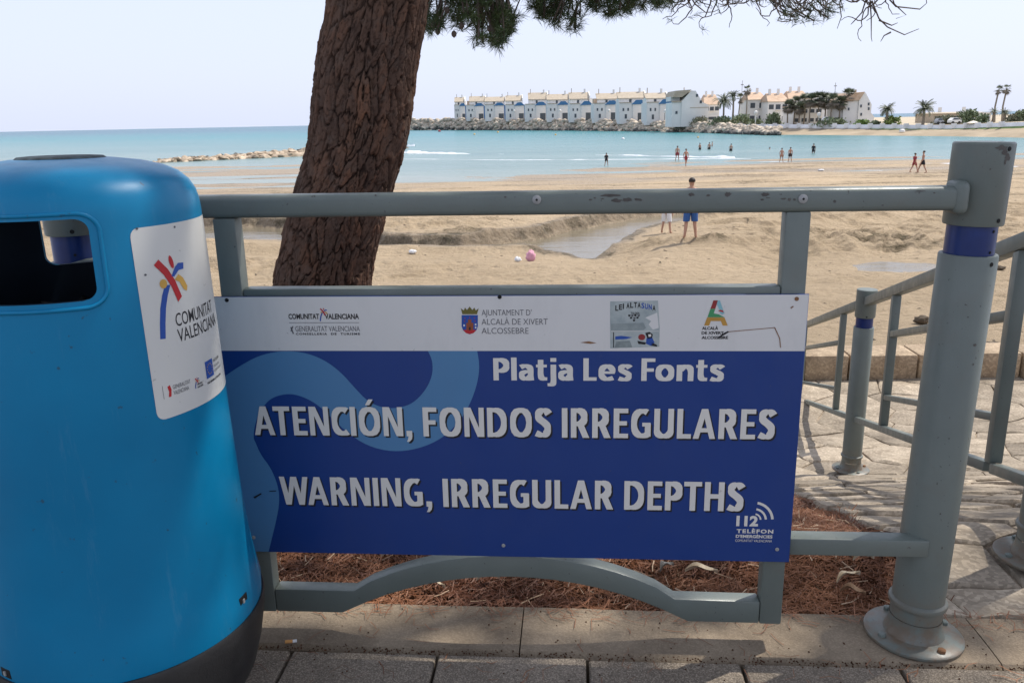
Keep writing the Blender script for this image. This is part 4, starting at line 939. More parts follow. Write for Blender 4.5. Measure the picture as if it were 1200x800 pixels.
def beach_h(X, Y):
    z = np.interp(Y, prof_y, prof_z)
    near = np.exp(-((Y-24)/26)**2)
    z = z+.34*(fbm(X*.10, Y*.16, 4, 31)-.5)*sm(Y, 12, 22)*(1-sm(Y, 55, 75))+.12*(fbm(X*.5, Y*.7, 4, 33)-.5)*sm(Y, 8, 12)*(1-sm(Y, 50, 70))
    z = z+.10*(fbm(X*2.0, Y*2.4, 4, 35, .62)-.5)*(1-.7*sm(Y, 40, 60))+.10*(fbm(X*.12, Y*.12, 3, 37)-.5)*sm(Y, 55, 65)
    # far flats: long low bars and pools left by the tide
    z = z+.34*(fbm(X*.05, Y*.30, 5, 41)-.5)*sm(Y, 46, 58)*(1-sm(Y, 100, 120)) + (.09*sm(X, 0, 22)-.07*(1-sm(X, -22, 4)))*sm(Y, 48, 60)*(1-sm(Y, 95, 110))
    z = np.where((X < -4) & (Y > 80), z*(1-sm(-X, 8, 20))+(SEA+.012+.14*(fbm(X*.06, Y*.3, 4, 43)-.5)-.4*sm(Y, 112, 118))*sm(-X, 8, 20), z)
    # keep everything near the stream clear of its surface, then cut the stream
    wob = .55*(fbm(X*.8, Y*1.1, 5, 51, .6)-.5)
    d = sdist(X, Y, pool)+wob
    mid = (Y > 14) & (Y < 44)
    bank = ZW+.02+.34*sm(d, .05, .26)+.14*sm(d, .3, 3)
    z = np.where(mid & (d > 0) & (d < 5), np.maximum(z, bank*(1-sm(d, 3, 5))+z*sm(d, 3, 5)), z)
    z = np.where(mid & (d >= 0) & (d < .26), np.minimum(z, bank), z)
    z = np.where(mid & (d < 0), ZW-.10-.10*sm(-d, 0, .5), z)
    d2 = sdist(X, Y, pool2); z = np.where(d2 < 1.2, np.minimum(z, -2.34+.16*sm(d2+.5*(fbm(X*1.5, Y*2, 3, 53)-.5), -.3, 1.2)), z)
    rg = 1-np.abs(2*fbm(X*.55, Y*.95, 4, 57, .55)-1); z = z+.13*(sm(rg, .80, .98))*sm(fbm(X*.13, Y*.2, 2, 59), .45, .6)*(.25+.75*sm(Y, 17, 22))*sm(Y, 10, 14)*(1-sm(Y, 40, 50))*sm(d, .3, 1.5)
    z = np.where((Y < 24) & (d > 0) & (d < 8), np.minimum(z, ZW+.05+.10*d+.06*fbm(X*1.5, Y*2, 3, 58)+.8*sm(X, 2.6, 6.5)+.8*sm(Y, 21.5, 24)+.5*sm(d, 4, 8)), z)
    # churned sand and drift lines on the right
    ch = 0
    for (px, py, zz, rx, ry, am) in ((1030, 293, -2.4, 3.2, 1.1, .34), (980, 283, -2.4, 2.2, .8, .2), (800, 300, -2.4, 1.3, .5, .22), (925, 297, -2.4, .9, .6, .22), (830, 266, -2.4, .5, .35, .28), (850, 261, -2.4, .5, .3, .22), (560, 281, -2.4, 1.8, .35, .12), (760, 262, -2.4, 2.5, 1.2, .1)):
        c_ = uz(px, py, zz); k = np.exp(-((X-c_.x)/rx)**2-((Y-c_.y)/ry)**2); z = z+1.35*am*k*(.35+1.5*(fbm(X*2.2, Y*2.6, 4, 61)-.35)); ch = ch+k
    return z, np.clip(ch, 0, 1), d
# one sheet whose rows get coarser with distance
rows = np.concatenate([np.geomspace(6.2, 11, 30), np.linspace(11.05, 36, 620), np.geomspace(36.1, 150, 330), [220, 400]])
nc = 620; A_lo, A_hi = -.86, .86
tt = np.linspace(-1, 1, nc)
Xb = np.outer(rows, np.sign(tt)*np.abs(tt)**1.0)*.92; Yb = np.repeat(rows[:, None], nc, 1)
Zb, CH, DP = beach_h(Xb, Yb)
# the sand stays below the landing and path
wl_mask = (Xb > .6) & (Yb < 7.35); Zb = np.where(wl_mask, np.minimum(Zb, -2.0), Zb)
Zb = np.where((Yb < 6.6), Zb-.0, Zb)
wet = np.clip(1-sm(DP, .1, .9), 0, 1)*(Yb > 14)*(Yb < 44)+sm(Yb, 52, 70)*(1-sm(Zb, SEA+.02, SEA+.22)); wet = np.clip(wet, 0, 1)
weed = np.clip(CH*1.5*(sm(fbm(Xb*1.3, Yb*2.2, 3, 71), .45, .6)), 0, 1)+.85*(sm(fbm(Xb*.16, Yb*1.1, 4, 73), .56, .64))*sm(Yb, 30, 44)*(1-sm(Yb, 90, 100))  # weed patches and streaks; also paints shaded ledges in the churned sand
scarp_shade = ((DP > .03) & (DP < .5) & (Yb > 14) & (Yb < 36))*sm(fbm(Xb*.6, Yb*.6, 3, 75), .36, .5)*.95  # shade of the stream scarps, painted as a dark band
grass = np.exp(-((Xb+3.6)/1.2)**2-((Yb-9)/3.)**2)*.9
beach = np_mesh('sand_beach', np.stack([Xb, Yb, Zb], -1).reshape(-1, 3), grid_faces(len(rows), nc), M_SAND, smooth=True, attrs=dict(wet=wet.ravel(), weed=np.clip(weed+scarp_shade, 0, 1).ravel(), grass=grass.ravel()))  # the weed attribute carries the painted scarp shade as well
tag(beach, kind='structure')
tag(MB().slab([(-60, 2.9), (-1.2, 2.9), (-1.2, 6.5), (-60, 6.5)], -3.5, -1.9).build('beach_bank', M_SAND), kind='structure')
xs0, xs1 = -14, 16
stw = MB().add([(-16, 13, ZW), (22, 13, ZW), (22, 42, ZW), (-16, 42, ZW)], [(0, 1, 2, 3)])
bmn = [(p[0], p[1]) for p in pool]
def offset_poly(poly, o):
    P = np.array(poly); n = len(P); A = sum(P[i][0]*P[(i+1) % n][1]-P[(i+1) % n][0]*P[i][1] for i in range(n)); s = 1 if A > 0 else -1; out = []
    for i in range(n):
        t_ = P[(i+1) % n]-P[i-1]; t_ = t_/np.linalg.norm(t_); out.append((P[i][0]+s*t_[1]*o, P[i][1]-s*t_[0]*o))
    return out
strm = MB().add([(x, y, ZW-.03) for x, y in offset_poly(pool, .55)], [tuple(range(len(pool)))]).build('stream', M_STREAM); tag(strm, kind='structure')
pud = MB().add([(x, y, -2.305) for x, y in offset_poly(pool2, .25)], [tuple(range(len(pool2)))]).build('puddle', M_STREAM); tag(pud, kind='structure')

# ================================================================== SEA
rws = np.concatenate([np.linspace(48, 150, 90), np.geomspace(152, 30000, 70)])
t2 = np.linspace(-1, 1, 120); Xs = np.outer(rws, t2)*1.3-0; Ys = np.repeat(rws[:, None], 120, 1)
Zs = SEA+.0*Xs
sea = np_mesh('sea', np.stack([Xs, Ys, Zs], -1).reshape(-1, 3), grid_faces(len(rws), 120), M_SEA, smooth=True); tag(sea, kind='structure')
# breaking waves: low rolls of foam with ragged edges
def surf(name, pts, wid, h, seed, label):
    P = [uz(x, y, SEA) for x, y in pts]; V = []; Fs = []; n = 0; m_ = 260
    L_ = [0]
    for a, b in zip(P[:-1], P[1:]): L_.append(L_[-1]+(b-a).length)
    for i in range(m_):
        s = L_[-1]*i/(m_-1); k = max(j for j in range(len(P)-1) if L_[j] <= s+1e-9); c_ = P[k].lerp(P[k+1], (s-L_[k])/(L_[k+1]-L_[k]))
        q = fbm(s*.09, seed, 4, seed); qq = fbm(s*.5, seed*2., 3, seed+4); w_ = wid*max(0, (float(q)-.44)*4.)*(.3+1.4*max(0, float(qq)-.25)); c_.y += 3.*(float(fbm(s*.03, 3., 3, seed+9))-.5)
        for j, (o_, hh) in enumerate(((-1, .012), (-.3, h*.6), (.1, h), (.5, h*.35), (1.4, .012))):
            V.append((c_.x, c_.y+o_*w_*(1+.5*(float(qq)-.5)), SEA+.01+hh*min(1, w_)))
        if i: b_ = (i-1)*5; Fs += [(b_+j, b_+j+1, b_+j+6, b_+j+5) for j in range(4)]
    tag(MB().add(V, Fs).build(name, M_FOAM, smooth=True), label, 'foam', kind='stuff')
surf('wave_foam', ((455, 179.5), (520, 180.5), (600, 181), (720, 182), (800, 184), (860, 185.5)), 1.3, .45, 3, 'white breaking wave line left of the bathers')
surf('wave_foam', ((830, 189), (930, 190), (1010, 192), (1100, 193), (1190, 196)), 1.1, .3, 8, 'white breaking wave line at the right before the far shore')
surf('wave_foam', ((440, 186), (600, 188), (760, 187), (880, 186)), .7, .1, 14, 'thin foam streak between the wave and the sand')
surf('wave_foam', ((455, 170.5), (475, 171.2), (486, 171.6)), 2.8, .5, 20, 'white splash off the tip of the rock groyne')
surf('wave_foam', ((820, 196), (900, 197), (990, 199), (1100, 203)), .6, .08, 24, 'thin foam streak at the feet of the right-hand bathers')

# ================================================================== ROCKS
def rock_mesh(seed, n=2, sq=.75):
    bm = bmesh.new(); bmesh.ops.create_icosphere(bm, subdivisions=n, radius=.5); r_ = random.Random(seed)
    off = Vector((r_.random()*50, 0, 0)); pl = [(Vector((r_.gauss(0, 1), r_.gauss(0, 1), r_.gauss(0, 1))).normalized(), r_.uniform(.30, .42)) for _ in range(7)]
    for v in bm.verts:
        for nn, d in pl:
            k = v.co.dot(nn)-d
            if k > 0: v.co -= nn*k
        v.co *= 1+.12*mn.noise(v.co*2.5+off); v.co.z *= sq
    me = bpy.data.meshes.new('rock'); bm.to_mesh(me); bm.free(); return me
RM = [rock_mesh(i, 1) for i in range(6)]; RMn = [rock_mesh(20+i, 2, .7) for i in range(6)]
for m_ in RM: m_.materials.append(M_ROCK)
for m_ in RMn: m_.materials.append(M_ROCK2)
RD = [rock_mesh(40+i, 1) for i in range(3)]
for m_ in RD: m_.materials.append(M_ROCKDK)
def put_rock(parent, P, sc_, meshes):
    o = bpy.data.objects.new('rock', random.choice(meshes)); col.objects.link(o); o.parent = parent; o.location = P; o.scale = sc_
    o.rotation_euler = (random.uniform(-.5, .5), random.uniform(-.5, .5), random.uniform(0, 6.28)); return o
random.seed(5)
# low groyne at the left
gr = empty('rock_groyne', (0, 0, 0), label='low groyne of pale boulders left of the pine trunk, running out from the beach', category='groyne')
ga, gb = uz(182, 191, SEA), uz(352, 183, SEA)
gb2 = uz(476, 174, SEA)
for i in range(170):
    t_ = i/169; P = ga.lerp(gb, t_) if t_ < 2 else gb
    row = i % 2; s = random.uniform(.8, 1.3)+1.1*t_*random.random()
    put_rock(gr, Vector((P.x+random.uniform(-.8, .8), P.y+row*1.5+random.uniform(-.4, .6), SEA+.05+row*.30*(.5+t_)+random.uniform(-.1, .15))), (s*random.uniform(.9, 1.5), s, s*random.uniform(.55, .85)), RMn)
MB().tube([tuple(ga+Vector((-8, 1, -.6))), tuple(ga.lerp(gb, .5)+Vector((0, 1.6, -.35))), tuple(gb+Vector((4, 1.8, -.1)))], [.4, .75, .95], 10).build('rubble_core', M_ROCK2, gr, True)
for i in range(26):
    t_ = i/25; P = ga.lerp(gb, t_); s = random.uniform(.8, 1.6); put_rock(gr, Vector((P.x, P.y+3.2, SEA+.2+.5*t_+random.uniform(-.1, .2))), (s*1.4, s, s*.6), RD)
for k in range(14): P = gb.lerp(gb2, .15+.85*k/13); s = random.uniform(1.4, 2.4); put_rock(gr, Vector((P.x, P.y, SEA+.1)), (s*1.5, s, s*.7*(1 if k < 11 else .8)), RD if k > 9 else RMn)
# long breakwater in front of the houses
HX = [440, 480, 533, 600, 700, 800, 860, 900, 1000, 1200, 1300]; HD = [690, 640, 570, 490, 390, 310, 260, 235, 209, 165, 150]
def Dh(px): return float(np.interp(px, HX, HD))
def base_y(px): return float(np.interp(px, [440, 480, 700, 860, 900, 1000], [150, 152, 155, 157, 157.5, 158]))
def top_y(px): return float(np.interp(px, [440, 480, 533, 700, 800, 860, 900], [142.5, 140.5, 139.5, 140.5, 143.5, 146, 150]))
bw = empty('rock_breakwater', (0, 0, 0), label='long rubble breakwater of big boulders in front of the row of houses', category='breakwater')
extra = []
for i in range(1300):
    px = 474+440*(i/1299); t_ = random.random(); D0 = Dh(px); pz0 = at(px, base_y(px), D0-14); pz1 = at(px, top_y(px), D0-4)
    P = pz0.lerp(pz1, t_); s = random.uniform(1.7, 3.4)*(D0/390)**.75
    dark = t_ < .22 and random.random() < .75
    if i % 4 == 0: put_rock(bw, P, (s*1.2, s, s*.9), RD if dark else RM)
    else: extra.append((P, s, dark))
for dk in (False, True):
    V = []; Fq = []
    for P, s, d in extra:
        if d != dk: continue
        me = random.choice(RM); a = random.uniform(0, 6.28); n0 = len(V)
        for v in me.vertices: V.append((P.x+s*1.2*(v.co.x*cos(a)-v.co.y*sin(a)), P.y+s*(v.co.x*sin(a)+v.co.y*cos(a)), P.z+s*.95*v.co.z))
        Fq += [tuple(n0+k for k in p.vertices) for p in me.polygons]
    mt = M_ROCKDK if dk else M_ROCK
    tag(np_mesh('rock_fill', V, Fq, mt, bw), kind='stuff')
# core of the breakwater and the land behind it
def strip(name, rowsP, mat, **k):
    V = []; nr = len(rowsP); nc_ = len(rowsP[0])
    for r in rowsP: V += [tuple(p) for p in r]
    return tag(np_mesh(name, V, grid_faces(nr, nc_), mat, smooth=False), **k)
pxs = list(range(476, 912, 12))
strip('breakwater_core', [[at(px, base_y(px)+.6, Dh(px)-13) for px in pxs], [at(px, top_y(px)+1.2, Dh(px)-4) for px in pxs]], M_ROCK, kind='structure')
pxl = list(range(476, 1300, 12))
def land_y(px): return float(np.interp(px, [440, 480, 533, 700, 800, 860, 900, 1000, 1100, 1200, 1300], [142.5, 140.8, 139.8, 141, 144.2, 147.3, 147, 146.4, 146.8, 143, 141]))
def land_P(px, dD):
    dD = max(dD, float(np.interp(px, [862, 890], [-2, 7.8]))) if dD < 8 else dD
    p = at(px, land_y(px), Dh(px)-2 if px < 862 else Dh(px)+7.4); q = at(px, land_y(px), Dh(px)+dD); return Vector((q.x, q.y, p.z))
strip('headland', [[land_P(px, -2) for px in pxl], [land_P(px, 60) for px in pxl], [Vector((land_P(px, 400).x, land_P(px, 400).y, land_P(px, 60).z+.2)) for px in pxl]], M_LAND, kind='structure')
# far beach below the promenade
pxb = list(range(880, 1300, 10))
fb0 = [at(px, 158.6, Dh(px)-7) for px in pxb]
for p in fb0: p.z = SEA-.1
strip('far_beach', [fb0, [at(px, 156.2, Dh(px)-3) for px in pxb], [at(px, 153.2+ .5*sin(px*.05), Dh(px)+4) for px in pxb], [at(px, float(np.interp(px, [858, 900, 1040, 1110, 1200, 1300], [149.8, 150.6, 151.4, 151.8, 149.2, 147.7]))-.1, Dh(px)+7.15) for px in pxb]], varied('far_sand', (.24, .19, .125), (.40, .32, .22), .15, .95, .3, 1, .1, space='World'), kind='structure')
pw_ = [px for px in range(858, 1300, 6)]
wallr = [[at(px, np.interp(px, [858, 900, 1040, 1110, 1200, 1300], [149.6, 150.4, 151.2, 151.6, 149, 147.5]), Dh(px)+7.2) for px in pw_], [at(px, np.interp(px, [858, 900, 1040, 1110, 1200, 1300], [146.2, 145.8, 146.2, 146.8, 143.2, 142]), Dh(px)+7.4) for px in pw_]]
wallr.append([p+Vector((0, .5, 0)) for p in wallr[1]]); wallr.append([p+Vector((0, .5, 0)) for p in wallr[0]])
pr = strip('promenade_wall', wallr, M_PROM, label='long low white promenade wall along the far shore', category='wall')
for px in range(866, 1180, 14):       # pillars of the wall
    p = at(px, np.interp(px, [858, 900, 1040, 1110, 1200], [145.8, 145.4, 145.8, 146.4, 143]), Dh(px)+7.0); MB().box(p.x-.5, p.x+.5, p.y-.3, p.y+.3, p.z-.9, p.z+.25).build('wall_pillar', M_PROM, pr)
gs = [px for px in range(1020, 1300, 10)]
strip('grass_bank', [[at(px, np.interp(px, [1020, 1110, 1200, 1300], [151.6, 152.6, 151.6, 150]), Dh(px)+5.8) for px in gs], [at(px, np.interp(px, [1020, 1110, 1200, 1300], [150.9, 151.2, 147.8, 146]), Dh(px)+7.1) for px in gs]], M_GRASS, kind='structure')

# ================================================================== HOUSES ON THE BREAKWATER
def house(px0, px1, ye, yr, k, label, bluey=True):
    """a two-storey grey row house with blue-roofed bay; ye eave pixel row, yr upper roof pixel row"""
    pm = (px0+px1)/2; D = Dh(pm); gy = land_y(pm); g = at(pm, gy, D); sc_ = D/F*1.0
    Wd = (px1-px0)*sc_; H = (gy-ye)*sc_; Hr = (gy-yr)*sc_; dp = 13
    t = empty('terraced_house', g, 0, label=label, category='house', group='row houses on the breakwater')
    hw = Wd/2
    MB().box(-hw, hw, 0, dp, -1, H-.25).build('wall', M_HW, t)
    MB().box(-.02*Wd, hw-.08*Wd, -.5, .0, -1, H-.9).build('bay', M_HW, t)
    bx0, bx1 = -.06*Wd, hw-.04*Wd; cx = (bx0+bx1)/2
    rf = MB().add([(bx0, -.9, H-.9), (bx1, -.9, H-.9), (bx1, .3, H-.9), (bx0, .3, H-.9), (cx-.10*Wd, -.4, H+.9), (cx+.10*Wd, -.4, H+.9), (cx+.10*Wd, .3, H+.9), (cx-.10*Wd, .3, H+.9)], [(0, 1, 5, 4), (1, 2, 6, 5), (2, 3, 7, 6), (3, 0, 4, 7), (4, 5, 6, 7), (3, 2, 1, 0)]).build('blue_roof', M_HBLUE, t)
    MB().box(hw-.075*Wd, hw-.01*Wd, -.6, 0.1, -1, H-.95).build('blue_pier', M_HBLUE2, t)
    MB().box(hw-.34*Wd, hw-.10*Wd, -.56, -.46, -.3, 3.4).build('doorway', M_DARKW, t)
    MB().box(-hw, bx0-.05, -.25, 0.15, H-.30, H+.02).build('eaves', M_TILE2, t)
    for q in range(2): MB().box(-hw+(.12+.17*q)*Wd, -hw+(.18+.17*q)*Wd, -.05, .05, H*.55, H*.70).build('window', M_DARKW, t)
    MB().box(-.30*Wd, -.22*Wd, -.06, .04, H*.15, H*.38).build('window', M_DARKW, t)
    # set-back upper storey with mono-pitch roof and white gables
    uz0 = H-.25; a = Hr-H
    ux0, ux1 = ((-.47*Wd, .30*Wd), (-.33*Wd, .47*Wd), (-.49*Wd, .45*Wd))[k % 3]
    MB().box(ux0, ux1, 3.6, 12, uz0, H+a*.36).build('upper_storey', M_HW if k % 3 else M_HWHITE, t)
    MB().add([(ux0-.3, 3.0, H+a*.40), (ux1+.3, 3.0, H+a*.40), (ux1+.3, 9, Hr), (ux0-.3, 9, Hr), (ux0-.3, 9, Hr-.3), (ux1+.3, 9, Hr-.3), (ux1+.3, 3.0, H+a*.33), (ux0-.3, 3.0, H+a*.33)], [(0, 1, 2, 3), (3, 2, 5, 4), (7, 6, 1, 0), (0, 3, 4, 7), (1, 6, 5, 2), (4, 5, 6, 7)]).build('tiled_roof', M_TILE2, t)
    MB().add([(ux1+.32, 2.8, uz0), (ux1+.32, 11, uz0), (ux1+.32, 11, Hr-1.2), (ux1+.32, 9, Hr+.35), (ux1+.32, 2.8, H+a*.66), (ux1+.75, 2.8, uz0), (ux1+.75, 11, uz0), (ux1+.75, 11, Hr-1.2), (ux1+.75, 9, Hr+.35), (ux1+.75, 2.8, H+a*.66)], [(0, 1, 2, 3, 4), (9, 8, 7, 6, 5), (0, 4, 9, 5), (4, 3, 8, 9), (3, 2, 7, 8), (2, 1, 6, 7)]).build('gable', M_HWHITE, t)
    MB().box(ux1-1.8, ux1-1.0, 8.2, 9.0, Hr-.8, Hr+1.5).build('chimney', M_HWHITE, t)
    MB().box(ux0+1.0, ux0+1.3, 8.2, 8.5, Hr-.8, Hr+1.9).build('roof_vent', M_TILE2, t)
    MB().box((ux0+ux1)/2-1, (ux0+ux1)/2, 3.5, 3.65, H+.1, H+a*.30).build('window', M_DARKW, t)
    MB().box(ux1+.8 if k % 2 == 0 else -.46*Wd, .47*Wd if k % 2 == 0 else -.28*Wd, 4, 10, uz0, H+a*.45).build('roof_terrace', M_TILE if k % 3 == 1 else M_HWHITE, t)
    return t
hb = [(533, 546.5, 124, 115.5), (547, 568.5, 124, 114.5), (569, 592.5, 123.5, 115), (593, 615.8, 123.5, 113.5), (616, 641.5, 123, 110.5), (642, 667.5, 122.5, 112), (668, 695.5, 122.5, 110), (696, 725.5, 122, 111), (726, 757.5, 121.5, 109.5), (757.9, 788.5, 121, 110.5)]
ords = ['small seaward end house of the row, narrowest, nearest the breakwater tip', 'second row house from the seaward end, behind the breakwater', 'third row house from the seaward end, behind the breakwater', 'fourth row house from the seaward end, behind the breakwater', 'fifth row house from the seaward end, below a tall ochre roof', 'sixth row house from the seaward end, behind the breakwater', 'seventh row house from the seaward end, with high pale roof', 'eighth row house from the seaward end, behind the breakwater', 'ninth row house from the seaward end, next but one to the white gable', 'row house directly left of the big white gable end']
for k, (a, b, c_, d) in enumerate(hb): house(a, b, c_, d, k, ords[k])
# big white gabled end house
def gab():
    D = Dh(812)-6; g = at(812, 145, D); s = D/F
    t = empty('gabled_house', g, 0, label='big white gable-end house closing the row beside the palms', category='house')
    prof_ = [(-24*s, 0), (-23*s, 24*s), (-13*s, 36*s), (-7*s, 36*s), (4*s, 27*s), (5*s, 20*s), (14*s, 16*s), (14*s, 0)]
    prof_ = [(-13.5*s, -1), (-13.5*s, 24.5*s), (-3*s, 36*s), (2*s, 35.5*s), (10*s, 23*s), (17*s, 20*s), (17*s, -1)]
    MB().prism(prof_, 0, 14).build('wall', M_HWHITE, t)
    MB().add([(-24*s, -.3, 29*s), (-13.4*s, -.3, 29*s), (-3*s, -.3, 37.*s), (-21*s, -.3, 36*s), (-24*s, 14, 29*s), (-13.4*s, 14, 29*s), (-3*s, 14, 37.*s), (-21*s, 14, 36*s)], [(0, 1, 2, 3), (7, 6, 5, 4), (0, 4, 5, 1), (3, 2, 6, 7), (0, 3, 7, 4), (1, 5, 6, 2)]).build('tiled_roof', M_TILE2, t)
    MB().box(-24*s, -13.6*s, .4, 12, -1, 23.4*s).build('side_wing', M_HWHITE, t); MB().box(-24*s, -13.6*s, 3, 12, 25.1*s, 30*s).build('upper_storey', M_HW, t); MB().box(-20*s, -17.6*s, .3, .5, 11*s, 14*s).build('window', M_DARKW, t)
    MB().box(-24.5*s, -13*s, .1, 1, 23.5*s, 25*s).build('cornice', M_TILE2, t)
    for (x, z) in ((3.5, 29), (8, 22)): MB().box((x-1.2)*s, (x+1.2)*s, -.1, .3, z*s, (z+3)*s).build('window', M_DARKW, t)
    MB().box(-4*s, 17*s, -.15, .05, 17.2*s, 17.7*s).build('ledge', M_TILE2, t)
    MB().box(17.05*s, 29*s, 1, 10, 9*s, 11.5*s).build('terrace', M_HW, t); MB().box(17.05*s, 28*s, .9, 9, -1, 8.9*s).build('terrace_room', M_HWHITE, t)
    MB().box(18*s, 27*s, .8, .92, 4*s, 7*s).build('window', M_DARKW, t)
    MB().box(-8*s, -7*s, 5, 6, 33*s, 40*s).build('chimney', M_HWHITE, t)
gab()
def villa(px0, px1, ybase, yeave, yridge, dD, label, mat=M_HWHITE, roofm=M_TILE, gable_side=None, nwin=3, rows_=2, cat='house'):
    pm = (px0+px1)/2; D = Dh(pm)+dD+(14 if pm > 870 else 0); g = at(pm, ybase, D); s = D/F; w_ = (px1-px0)/2*s; H = (ybase-yeave)*s; R_h = (ybase-yridge)*s
    t = empty('villa', g, 0, label=label, category=cat)
    MB().box(-w_, w_, 0, 10, -2, H).build('wall', mat, t)
    if R_h > H+.3:
        MB().add([(-w_-.3, -.5, H), (w_+.3, -.5, H), (w_+.3, 10.5, H), (-w_-.3, 10.5, H), (-w_*.8, 5, R_h), (w_*.8, 5, R_h)], [(0, 1, 5, 4), (1, 2, 5), (2, 3, 4, 5), (3, 0, 4), (3, 2, 1, 0)]).build('tiled_roof', roofm, t)
        for x in (-w_*.5, w_*.35): MB().box(x-.35, x+.35, 4, 4.7, R_h-1.2, R_h+1.3).build('chimney', M_HWHITE, t)
    else: MB().box(-w_-.2, w_+.2, -.3, 10.2, H+.005, H+.35).build('parapet', roofm, t)
    for j in range(rows_):
        for i in range(nwin):
            x = -w_+2*w_*(i+.5)/nwin; z = H*(j+.35)/rows_; f = MB().box(x-.75, x+.75, -.06, .05, z, z+H/rows_*.4).build('window', M_DARKW, t)
            MB().box(x-1., x+1., -.7, -.062, z-.25, z-.05).build('balcony', M_HWHITE, f) if i % 2 == j % 2 else None
    return t
villa(825, 842, 145, 124, 113, 40, 'ochre-roofed house half hidden just right of the white gable')
villa(876, 896, 147, 119, 110.5, 18, 'terracotta-roofed villa behind the promenade, left of the dense palms', nwin=2)
villa(899, 922, 147, 121, 111.5, 22, 'second terracotta-roofed villa, just right of the first one', nwin=3)
villa(923, 946, 147, 118, 109, 34, 'tall terracotta-roofed villa rising behind the left palms', nwin=2)
villa(930, 962, 146.5, 127, 126.8, 8, 'low white balcony block seen between the palms', nwin=4)
villa(952, 990, 146, 113, 112.5, 45, 'pale flat-roofed block hidden behind the dense palms', roofm=M_HWHITE, nwin=3)
# white house with gable to the right
D = Dh(1006)+20; s = D/F; g = at(1006, 146.5, D)
t = empty('gabled_house', g, 0, label='white house with terracotta roof and bright gable right of the dense palms', category='house')
MB().prism([(-18*s, -2), (-1.5*s, -2), (-1.5*s, 27*s), (-18*s, 25*s)], .4, 12).build('side_wing', M_HW, t)
MB().prism([(-1.4*s, -2), (14*s, -2), (17*s, 5*s), (17*s, 9*s), (13*s, 13*s), (13*s, 22*s), (5*s, 35*s), (3*s, 35*s), (-1.4*s, 27*s)], 0, 12).build('wall', M_HWHITE, t)
MB().add([(-19*s, .2, 26*s), (-1.6*s, -.2, 27*s), (4*s, -.2, 36*s), (-7*s, -.2, 35*s), (-19*s, 12, 26*s), (-1.6*s, 12, 27*s), (4*s, 12, 36*s), (-7*s, 12, 35*s)], [(0, 1, 2, 3), (7, 6, 5, 4), (0, 4, 5, 1), (3, 2, 6, 7), (0, 3, 7, 4), (1, 5, 6, 2)]).build('tiled_roof', M_TILE, t)
for x, z in ((1, 19), (9.5, 21), (10, 16), (2, 10), (-12, 16)): MB().box((x-.9)*s, (x+.9)*s, -.12 if x > -5 else .3, .1 if x > -5 else .5, z*s, (z+3)*s).build('window', M_DARKW, t)
for x in (-8, 1): MB().box((x-.5)*s, (x+.5)*s, 4, 5, 34*s, 39*s).build('chimney', M_TILE2, t)
# long low building at the right
villa(1093, 1158, 146, 133.5, 132, 40, 'long low tan building behind trees at the right shore', mat=M_TILE2, roofm=M_TILE2, nwin=6, rows_=1, cat='building')
villa(1150, 1160, 146, 134, 133.8, 20, 'small white wing at the right end of the long low building', roofm=M_HWHITE, nwin=1, rows_=1, cat='building')

# ---- palms, shrubs, trees of the far shore
def palm(px, ytop, dD, kind, label, group=None, wpx=20, nfr=34):
    dD += 8 if px > 862 else 0
    D = Dh(px)+dD; yb = land_y(px)+.5; g = at(px, yb, D); s = D/F; H = (yb-ytop)*s; r = wpx/2*s
    if kind == 'fan2': kind = 'fan'; nfr = 95; wpx = wpx+4; r = wpx/2*s*1.1
    t = empty('palm_tree', g, 0, label=label, category='palm tree')
    if group: t['group'] = group
    zc = H-r*(.45 if kind == 'date' else .7)
    if kind == 'date': trp = [(0, 0, -1), (.1, 0, zc*.5), (0, 0, zc)]
    else: trp = [(0, 0, -1), (random.uniform(-.4, .4), 0, zc*.5), (0, 0, zc)]
    MB().tube(trp, [.42, .30, .26] if kind == 'date' else [.26, .18, .16], 6).build('trunk', M_PTRUNK, t)
    mb = MB(); md = MB()
    for i in range(nfr):
        a = random.uniform(0, 6.28)
        if kind == 'date': el = random.uniform(-.1, 1.35); L_ = r*random.uniform(.85, 1.12); dr = .95
        else: el = random.uniform(-1.3, 1.4); L_ = r*random.uniform(.75, 1.05); dr = .25
        n = 7; P = []; x = z = 0; e = el
        for j in range(n):
            P.append(Vector((x*cos(a), x*sin(a), zc+z))); x += cos(e)*L_/(n-1); z += sin(e)*L_/(n-1); e -= dr*1.6/(n-1)*(1.2-.4*el)
        sd_ = Vector((-sin(a), cos(a), 0)); B = md if (kind == 'fan' and el < -.25) else mb
        if kind == 'date':
            for j in range(1, n):
                for q in (-1, 1):
                    for m2 in range(2):
                        b0 = P[j-1].lerp(P[j], m2/2); l2 = r*.26*(1-.08*j)
                        tip = b0+(sd_*q*.8+(P[j]-P[j-1]).normalized()*.6+Vector((0, 0, -.45)))*l2; w2 = (P[j]-P[j-1])*.42
                        n0 = [b0, b0+w2, tip]; B.add([tuple(p) for p in n0], [(0, 1, 2)])
        else:
            c_ = P[3]; tr = (P[3]-P[0]).normalized()
            for m2 in range(9):
                ang = (m2-4)*.30; dirv = tr*cos(ang)+sd_*sin(ang)+Vector((0, 0, -.15)); tip = c_+dirv*L_*.62
                wv = sd_*.10*r; B.add([tuple(c_-wv), tuple(c_+wv), tuple(tip)], [(0, 1, 2)])
            B.add([tuple(P[0]-sd_*.05), tuple(P[0]+sd_*.05), tuple(c_)], [(0, 1, 2)])
    tag(mb.build('crown', M_PALM, t), kind='stuff')
    if md.v: tag(md.build('dead_skirt', M_PTRUNK, t), kind='stuff')
random.seed(11)
palm(847, 115, 6, 'date', 'spreading date palm just right of the white gable house', wpx=26, nfr=54)
